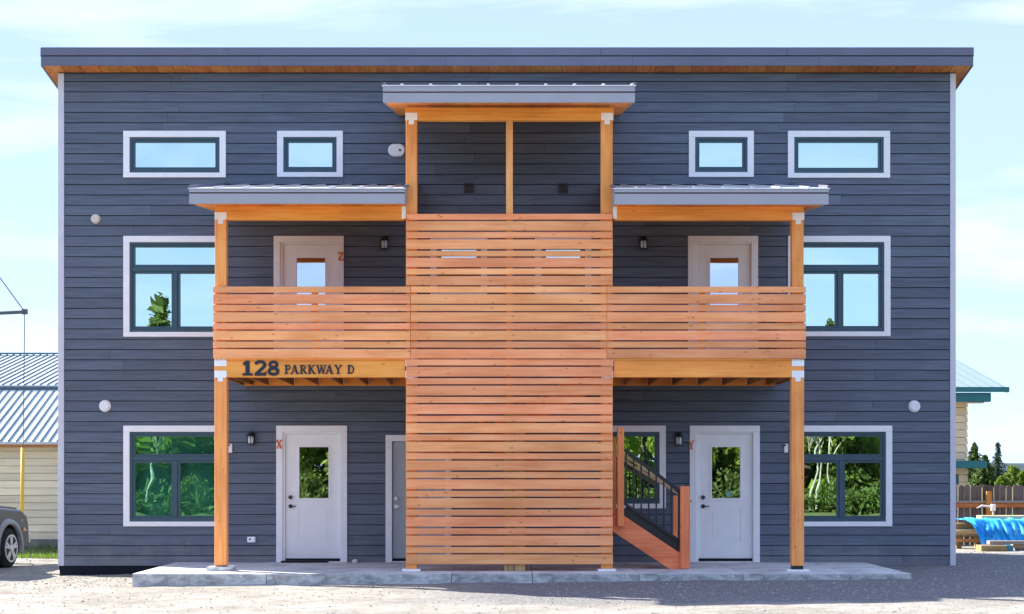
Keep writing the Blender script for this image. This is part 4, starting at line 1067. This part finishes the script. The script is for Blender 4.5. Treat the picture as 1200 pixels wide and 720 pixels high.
box('fascia', M['teal'], ho, 2.0, rx1 + .02, hy - .66, hy - .602, wz(461, hd), zeave + .02, .004)
box('soffit_beam', M['teal'], ho, 2.0, wx(1154.5, hd), hy - .55, hy - .3, wz(472, hd), wz(461.5, hd), .006)
box('soffit', M['creamside'], ho, 2.0, wx(1150, hd), hy - .299, hy + .02, wz(473, hd), wz(471, hd), 0)
box('rake_board', M['teal'], ho, rx1 - .02, rx1 + .03, hy - .6, hy - .4, wz(461, hd), zeave, 0)
box('belt_band', M['teal'], ho, 2.0, wx(1148, hd), hy - .7, hy - .03, wz(549, hd), wz(540.5, hd), .006)
box('window', M['teal'], ho, hx1 - .62, wx(1123, hd), hy - .04, hy - .01, wz(568, hd), wz(556.5, hd), .004)
# picket fence
M['picket'] = wood('weathered_picket', (.20, .16, .145), (.135, .105, .095), (.07, .05, .045), 'Z', .5, .25, .85)
M['frail'] = wood('fence_rail', (.62, .27, .09), (.5, .19, .05), (.34, .11, .03), 'X', .4)
M['frailz'] = wood('fence_post', (.66, .29, .08), (.54, .21, .05), (.36, .12, .03), 'Z', .4)
M['greyrail'] = wood('grey_rail', (.42, .38, .34), (.33, .29, .26), (.22, .19, .17), 'X', .3)
fd = 34.8; fy = fd - DW
fe = thing('picket_fence', 'weathered brown picket fence with orange rails behind the lumber pile', 'fence', (13, fy, 0))
def picket_mesh():
    bm = bmesh.new(); hw_ = .057; ht_ = 1.28
    prof = [(-hw_, 0), (hw_, 0), (hw_, ht_ - .03), (hw_ - .03, ht_), (-hw_ + .03, ht_), (-hw_, ht_ - .03)]
    A = [bm.verts.new((x, -.009, z)) for x, z in prof]; B = [bm.verts.new((x, .009, z)) for x, z in prof]
    bm.faces.new(A); bm.faces.new(B[::-1])
    for i in range(6): bm.faces.new((A[i], B[i], B[(i + 1) % 6], A[(i + 1) % 6]))
    bmesh.ops.recalc_face_normals(bm, faces=bm.faces)
    me = bpy.data.meshes.new('picket'); bm.to_mesh(me); bm.free(); me.materials.append(M['picket']); return me
pm = picket_mesh(); x = 7.0
while x < 19:
    o = bpy.data.objects.new('picket', pm); reg(o, (x, fy + rnd.uniform(-.004, .004), .0 + rnd.uniform(-.015, .01)), fe); o.rotation_euler.y = rnd.uniform(-.012, .012); x += .1235 + rnd.uniform(0, .006)
for z in (wz(595, fd), .2):
    box('fence_rail', M['frail'], fe, 7, 19, fy - .075, fy - .014, z, z + .1, .004)
box('fence_rail', M['greyrail'], fe, 7, 19, fy - .11, fy - .014, wz(589.3, fd), wz(586.8, fd), .003)
for px in (1156.5, 1290, 1024):
    X = wx(px, fd); box('fence_post', M['frailz'], fe, X - .05, X + .05, fy - .17, fy - .08, 0, wz(576, fd), .004)
# white standpipe in front of the fence
pd = 33.8; py_ = pd - DW; X = wx(1163.8, pd)
sp = thing('standpipe', 'white standpipe with a side arm in front of the fence post', 'standpipe', (X, py_, 0))
cyl('pipe', M['cream'], sp, (X, py_, -.05), (X, py_, wz(597, pd)), .018); box('head', M['white'], sp, X - .042, X + .042, py_ - .05, py_ + .04, wz(599, pd), wz(591, pd), .01)
bm = bmesh.new(); xa = wx(1144.5, pd); bm_cyl(bm, (0, 0, 0), (-.18, 0, .02), .018, .02, 8); bm_cyl(bm, (-.18, 0, .02), (xa - X + .045, 0, -.03), .02, .008, 8); from_bm('arm', M['curtain'], sp, bm, (X - .042, py_, wz(594, pd)))
# lumber
M['lvl'] = wood('brown_lumber', (.50, .36, .19), (.38, .26, .12), (.25, .16, .07), 'X', .3)
M['tarp'] = None
def lumber(label, m, px0, px1, py0, py1, d, depth, rot=0, cap=None):
    x0, x1, z0, z1 = wx(px0, d), wx(px1, d), wz(py1, d), wz(py0, d); y = d - DW
    o = box('lumber', m, None, x0, x1, y, y + depth, z0, z1, .004)
    if rot: o.rotation_euler.z = rot
    tag(o, label, 'lumber', 'lumber stacked by the fence')
    return o
ld = 32.6
lumber('long pale plank lying on top of the blue tarp pile', M['pale'], 1150, 1262, 604.5, 608.8, ld + .3, .35)
lumber('tan board end sticking out left above the blue tarp', M['lvl'], 1109, 1139, 613.5, 619.5, ld + .2, .3)
lumber('pale plank under the tan board end left of the tarp', M['pale'], 1102, 1165, 620.2, 623.4, ld + .15, .3)
lumber('lowest pale plank on the dark rack left of the tarp', M['pale'], 1100, 1170, 625.2, 627.6, ld + .18, .3)
lumber('long grey white plank lying in front of the blue tarp', M['greyrail'], 1160, 1262, 634.2, 638.2, ld - 1.0, .22)
lv = lumber('short thick brown beam with a pale top and blue wrapped end on the ground', M['lvl'], 1150, 1180, 639.5, 650.8, ld - 1.25, .38)
dd = ld - 1.25
w_ = box('wrap', plain('wrap_blue', (.02, .16, .24), .4, .4), lv, wx(1180.05, dd), wx(1187.5, dd), dd - DW - .003, dd - DW + .383, wz(651, dd), wz(639.3, dd), .004)
box('lumber', M['pale'], None, wx(1189, ld - .9), wx(1262, ld - .9), ld - .9 - DW, ld - .6 - DW, wz(642.5, ld - .9), wz(638.4, ld - .9), .004)
tag(bpy.data.objects[-1] if False else COL.objects[-1], 'orange tan plank at the far right under the tarp', 'lumber', 'lumber stacked by the fence')
o = lumber('grey concrete block under the orange tan plank at the far right', M['stone'], 1190, 1204, 642.7, 649.5, ld - .9, .3); o.name = 'block'; o['category'] = 'block'; del o['group']
rk = thing('lumber_rack', 'dark timber rack under the planks left of the blue tarp', 'rack', (wx(1130, ld), ld - DW + .3, 0))
for px in (1112, 1128, 1150): box('leg', M['lvl'], rk, wx(px, ld) - .04, wx(px, ld) + .04, ld - DW + .2, ld - DW + .36, -.02, wz(628, ld), .004)
box('cross_rail', M['stair'], rk, wx(1100, ld), wx(1175, ld), ld - DW + .15, ld - DW + .19, wz(636, ld), wz(632, ld), .004); box('top_rail', M['lvl'], rk, wx(1100, ld), wx(1260, ld), ld - DW + .2, ld - DW + .4, wz(629.5, ld), wz(627.9, ld), .004)
def tarp():
    m, t, p = newmat('blue_tarp', .75, .2)
    n = nzn(t, coords(t, (1, 1, 1)), 3.5, 5, .6); r = ramp(t, [(.3, (.01, .20, .60)), (.55, (.03, .36, .76)), (.72, (.25, .62, .86))])
    t.links.new(n.outputs[0], r.inputs[0]); t.links.new(r.outputs[0], p.inputs['Base Color'])
    d = ld - .15; x0, x1 = wx(1132, d), wx(1262, d); n_, k_ = 70, 26; vs = []
    for j in range(k_ + 1):
        v = j / k_
        for i in range(n_ + 1):
            u = i / n_; px = 1132 + 130 * u
            # lower hem runs from (1134,612) diagonal down to (1148,647), then up again under the planks
            hem = 612 + max(0, min(1, (px - 1132) / 15)) ** 1.4 * 34
            if px > 1149: hem = 646 - min(1, (px - 1149) / 12) * 8
            top = 610 + 1.2 * math.sin(px * .3)
            cr = (.5 - abs(noise.noise(Vector((px * .16, v * 1.3, 1))))) * .30 + (.5 - abs(noise.noise(Vector((px * .42 + v * 3, v * 2.5, 7))))) * .10 - .2
            if v < .3:   # lies on the pile
                yy = d - DW + .75 * (1 - v / .3); zz = wz(top, d) + .02 + noise.noise(Vector((px * .2, v * 3, 3))) * .05
            else:
                s = (v - .3) / .7; zz = wz(top + (hem - top) * s, d); yy = d - DW - .34 * s + cr * min(1, s * 3); zz += noise.noise(Vector((px * .3, v * 4, 5))) * .03 * (1 - s)
            vs.append((x0 + (x1 - x0) * u + cr * .15, yy, zz))
    fs = [(j * (n_ + 1) + i, j * (n_ + 1) + i + 1, (j + 1) * (n_ + 1) + i + 1, (j + 1) * (n_ + 1) + i) for j in range(k_) for i in range(n_)]
    o = poly('tarp', m, None, vs, fs, smooth=True)
    md = o.modifiers.new('thick', 'SOLIDIFY'); md.thickness = .006
    tag(o, 'crumpled bright blue tarp draped over the lumber pile', 'tarp')
tarp()

# ------------------------------------------------------------------ trees
def leaf(vs, fs, c, s, r):
    n_ = Vector((r.gauss(0, 1), r.gauss(0, 1), r.gauss(.4, 1))).normalized(); u = n_.orthogonal().normalized(); v = n_.cross(u); a = r.random() * 6.28
    u, v = u * math.cos(a) + v * math.sin(a), v * math.cos(a) - u * math.sin(a); b = len(vs)
    vs += [c - u * s, c - v * s * .5, c + u * s, c + v * s * .5]; fs.append((b, b + 1, b + 2, b + 3))
def conifer_mesh(h, r0, seed, density=1.0, open_=0.0, ls=1.0):
    r = random.Random(seed); vs, fs = [], []; z = h * .1
    while z < h * .985:
        k = 1 - (z - h * .1) / (h * .9); rad = r0 * (k ** .85) * r.uniform(.75, 1.15) + .06
        for q in range(int(7 + 5 * k)):
            if r.random() < open_: continue
            a = r.random() * 6.28; ln = rad * r.uniform(.6, 1.1); dirv = Vector((math.cos(a), math.sin(a), r.uniform(-.28, .12)))
            for s in range(max(3, int(ln * 9 * density))):
                f = (s + r.random()) / max(3, int(ln * 9 * density)); p = Vector((0, 0, z)) + dirv * ln * f + Vector((r.gauss(0, .07), r.gauss(0, .07), r.gauss(0, .05) - .12 * f * f * ln))
                leaf(vs, fs, p, (.09 + .06 * r.random() + .05 * (1 - f)) * ls, r)
        z += h * .026 * r.uniform(.7, 1.3)
    for i in range(30): leaf(vs, fs, Vector((r.gauss(0, .04), r.gauss(0, .04), h * r.uniform(.93, 1.02))), .1, r)
    return vs, fs
def broad_mesh(h, rad, seed, n=4200, ls=.11, base=.25):
    r = random.Random(seed); vs, fs = [], []; cl = []
    for i in range(34):
        a = r.random() * 6.28; zz = h * r.uniform(base, .97); k = math.sin(math.pi * min(1, max(.08, (zz / h - base + .12) / (1.1 - base)))) ** .6
        q = rad * k * math.sqrt(r.random()); cl.append((Vector((math.cos(a) * q, math.sin(a) * q, zz)), rad * r.uniform(.22, .42)))
    for i in range(n):
        c, cr = cl[r.randrange(len(cl))]; d = Vector((r.gauss(0, 1), r.gauss(0, 1), r.gauss(0, .8))).normalized() * cr * r.random() ** .2
        leaf(vs, fs, c + d, ls * r.uniform(.6, 1.4), r)
    return vs, fs, cl
def mk(name, vs, fs, m):
    me = bpy.data.meshes.new(name); me.from_pydata(vs, [], fs); me.materials.append(m); me.update(); return me
def trunk_mesh(h, r0, m, limbs=None, seed=1):
    bm = bmesh.new(); r = random.Random(seed); p = Vector((0, 0, -.2)); rr = r0
    for i in range(6):
        q = Vector((r.gauss(0, .02 * h), r.gauss(0, .02 * h), h * (i + 1) / 6)) * 1.0; r2 = r0 * (1 - (i + 1) / 6.4)
        bm_cyl(bm, p, q, rr, r2, 8, False); p, rr = q, r2
    for c, cr in (limbs or [])[:12]:
        bm_cyl(bm, (0, 0, max(.3, c.z * .6)), c, r0 * .35, .015, 5, False)
    me = bpy.data.meshes.new('trunk'); bm.to_mesh(me); bm.free(); me.materials.append(m); return me
def plant_tree(name, crown, trunk, loc, label, group, sc=(1, 1, 1), rot=0, cat='tree'):
    t = thing(name, label, cat, loc, group); t.scale = sc; t.rotation_euler.z = rot
    for nme, me in (('crown', crown), ('trunk', trunk)):
        o = bpy.data.objects.new(nme, me); COL.objects.link(o); o.parent = t; WP[o.name] = Vector(loc)
    return t
# far right, beyond the fence
TD = 210.0; k_ = TD / F
def far(px, top, wpx, name, kindt, label, seed, d=TD):
    kk = d / F; h_ = wz(top, d); rad = wpx * kk / 2 * (1.25 if kindt != 'broad' else 1); x = wx(px, d)
    if kindt == 'con':
        vs, fs = conifer_mesh(h_, rad, seed, 1.6, 0, 1.7); cm = mk('crown', vs, fs, M['needles']); tm = trunk_mesh(h_ * .97, .14, M['bark'])
    elif kindt == 'thin':
        vs, fs = conifer_mesh(h_, rad, seed, .5, .3, 1.8); cm = mk('crown', vs, fs, M['leaves2']); tm = trunk_mesh(h_ * .97, .14, M['bark'])
    else:
        vs, fs, cl = broad_mesh(h_, rad, seed, 2600, .16, .08); cm = mk('crown', vs, fs, M['leaves']); tm = trunk_mesh(h_ * .7, .14, M['bark'], cl)
    plant_tree(name, cm, tm, (x, d - DW, 0), label, 'trees beyond the fence')
far(1142, 519, 30, 'conifer_tree', 'con', 'pointed conifer beside the teal band of the cream house', 3)
far(1154, 534, 32, 'conifer_tree', 'con', 'bushy lower conifer just right of the pointed one beyond the fence', 4, 190)
far(1169.5, 519, 24, 'slim_tree', 'thin', 'slim open bluish tree standing against the sky beyond the fence', 5, 230)
far(1188, 546, 19, 'leafy_tree', 'broad', 'round pale green tree right of the slim open tree', 6, 200)
far(1200, 552, 14, 'leafy_tree', 'broad', 'pale green tree at the right edge of the picture', 8, 195)
far(1174, 560, 16, 'leafy_bush', 'broad', 'low pale bush at the foot of the slim open tree', 9, 180)
# behind the camera: the trees mirrored in the windows
mir = []
for s_ in (11, 12, 13):
    vs, fs, cl = broad_mesh(6.4, 2.3, s_, 6500, .14, .02); mir.append((mk('crown', vs, fs, M['sunny']), trunk_mesh(5, .12, M['birch'] if s_ == 12 else M['bark'], cl, s_)))
for s_ in (21, 22):
    vs, fs = conifer_mesh(7.0, 1.7, s_, 1.3); mir.append((mk('crown', vs, fs, M['needles']), trunk_mesh(6.8, .14, M['bark'], None, s_)))
mr_ = random.Random(5); spots = []
for i in range(22): spots.append((-27 + i * 2.55 + mr_.uniform(-.6, .6), -43 + mr_.uniform(-2.5, 2.5)))
for i in range(20): spots.append((-27 + i * 2.8 + mr_.uniform(-.6, .6), -49 + mr_.uniform(-2, 2)))
for i, (x, y) in enumerate(spots):
    cm, tm = mir[mr_.choice((0, 1, 2, 0, 2, 1, 3, 4))]; s = mr_.uniform(.78, 1.02)
    plant_tree('roadside_tree', cm, tm, (x, y, -.1), 'leafy green tree across the way, mirrored in the ground floor windows', 'trees mirrored in the windows', (s * 1.1, s * 1.1, s), mr_.random() * 6.28)
vs, fs = conifer_mesh(7.0, 1.9, 33, 3.0, 0, 1.2); cmx = mk('crown', vs, fs, M['needles'])
plant_tree('roadside_conifer', cmx, mir[3][1], (wx(186.5, 70), -43.5, -.1), 'tall conifer across the way, mirrored in the upper left window', None, (1.25, 1.25, 1.28), 0)
plant_tree('roadside_conifer', cmx, mir[4][1], (wx(971, 70), -43.5, -.1), 'tall conifer across the way, mirrored in the upper right window', None, (1.15, 1.15, 1.15), 2)
vs, fs, cl = broad_mesh(5.6, 1.5, 51, 1500, .11, .45); bc = mk('crown', vs, fs, M['sunny']); bt = trunk_mesh(5.2, .06, M['birch'], cl[:7], 51)
for i, px in enumerate((947, 956, 968, 180)):
    plant_tree('birch_tree', bc, bt, (wx(px, 66.5), -39.5 + .4 * (i % 3), -.1), 'thin white birch across the way, mirrored in the ground floor windows', 'birches mirrored in the windows', (1, 1, 1 + .05 * (i % 3)), i * 1.3)
vs, fs, cl = broad_mesh(1.25, 1.2, 61, 1700, .09, .0); hb = mk('crown', vs, fs, M['needles']); ht_ = trunk_mesh(.8, .03, M['bark'], cl[:6], 61)
for i in range(24):
    plant_tree('roadside_bush', hb, ht_, (-24 + i * 2.0 + mr_.uniform(-.4, .4), -36.8 + mr_.uniform(-.6, .6), -.1), 'low green bush across the way, mirrored at the foot of the ground floor windows', 'bushes mirrored in the windows', (1, 1, mr_.uniform(.8, 1.15)), i * .9, 'bush')
# ------------------------------------------------------------------ distant hills
M['hill'] = plain('forest_hill', (.05, .07, .085), 1.0, .0, var=.3, scale=.02)
hv, hf = [], []; n = 160
for i in range(n + 1):
    x = -3000 + 6500 * i / n; top = 23 + 7 * noise.noise(Vector((x * .0012, 3, 0))) + 2.2 * noise.noise(Vector((x * .008, 1, 0)))
    hv += [(x, 2700, -1), (x, 2900, top * .7), (x, 3100, top), (x, 3600, -1)]
for i in range(n):
    for j in range(3): hf.append((4 * i + j, 4 * i + 4 + j, 4 * i + 5 + j, 4 * i + 1 + j))
kind(poly('hills', M['hill'], None, hv, hf, (0, 3000, 0), True), 'structure')
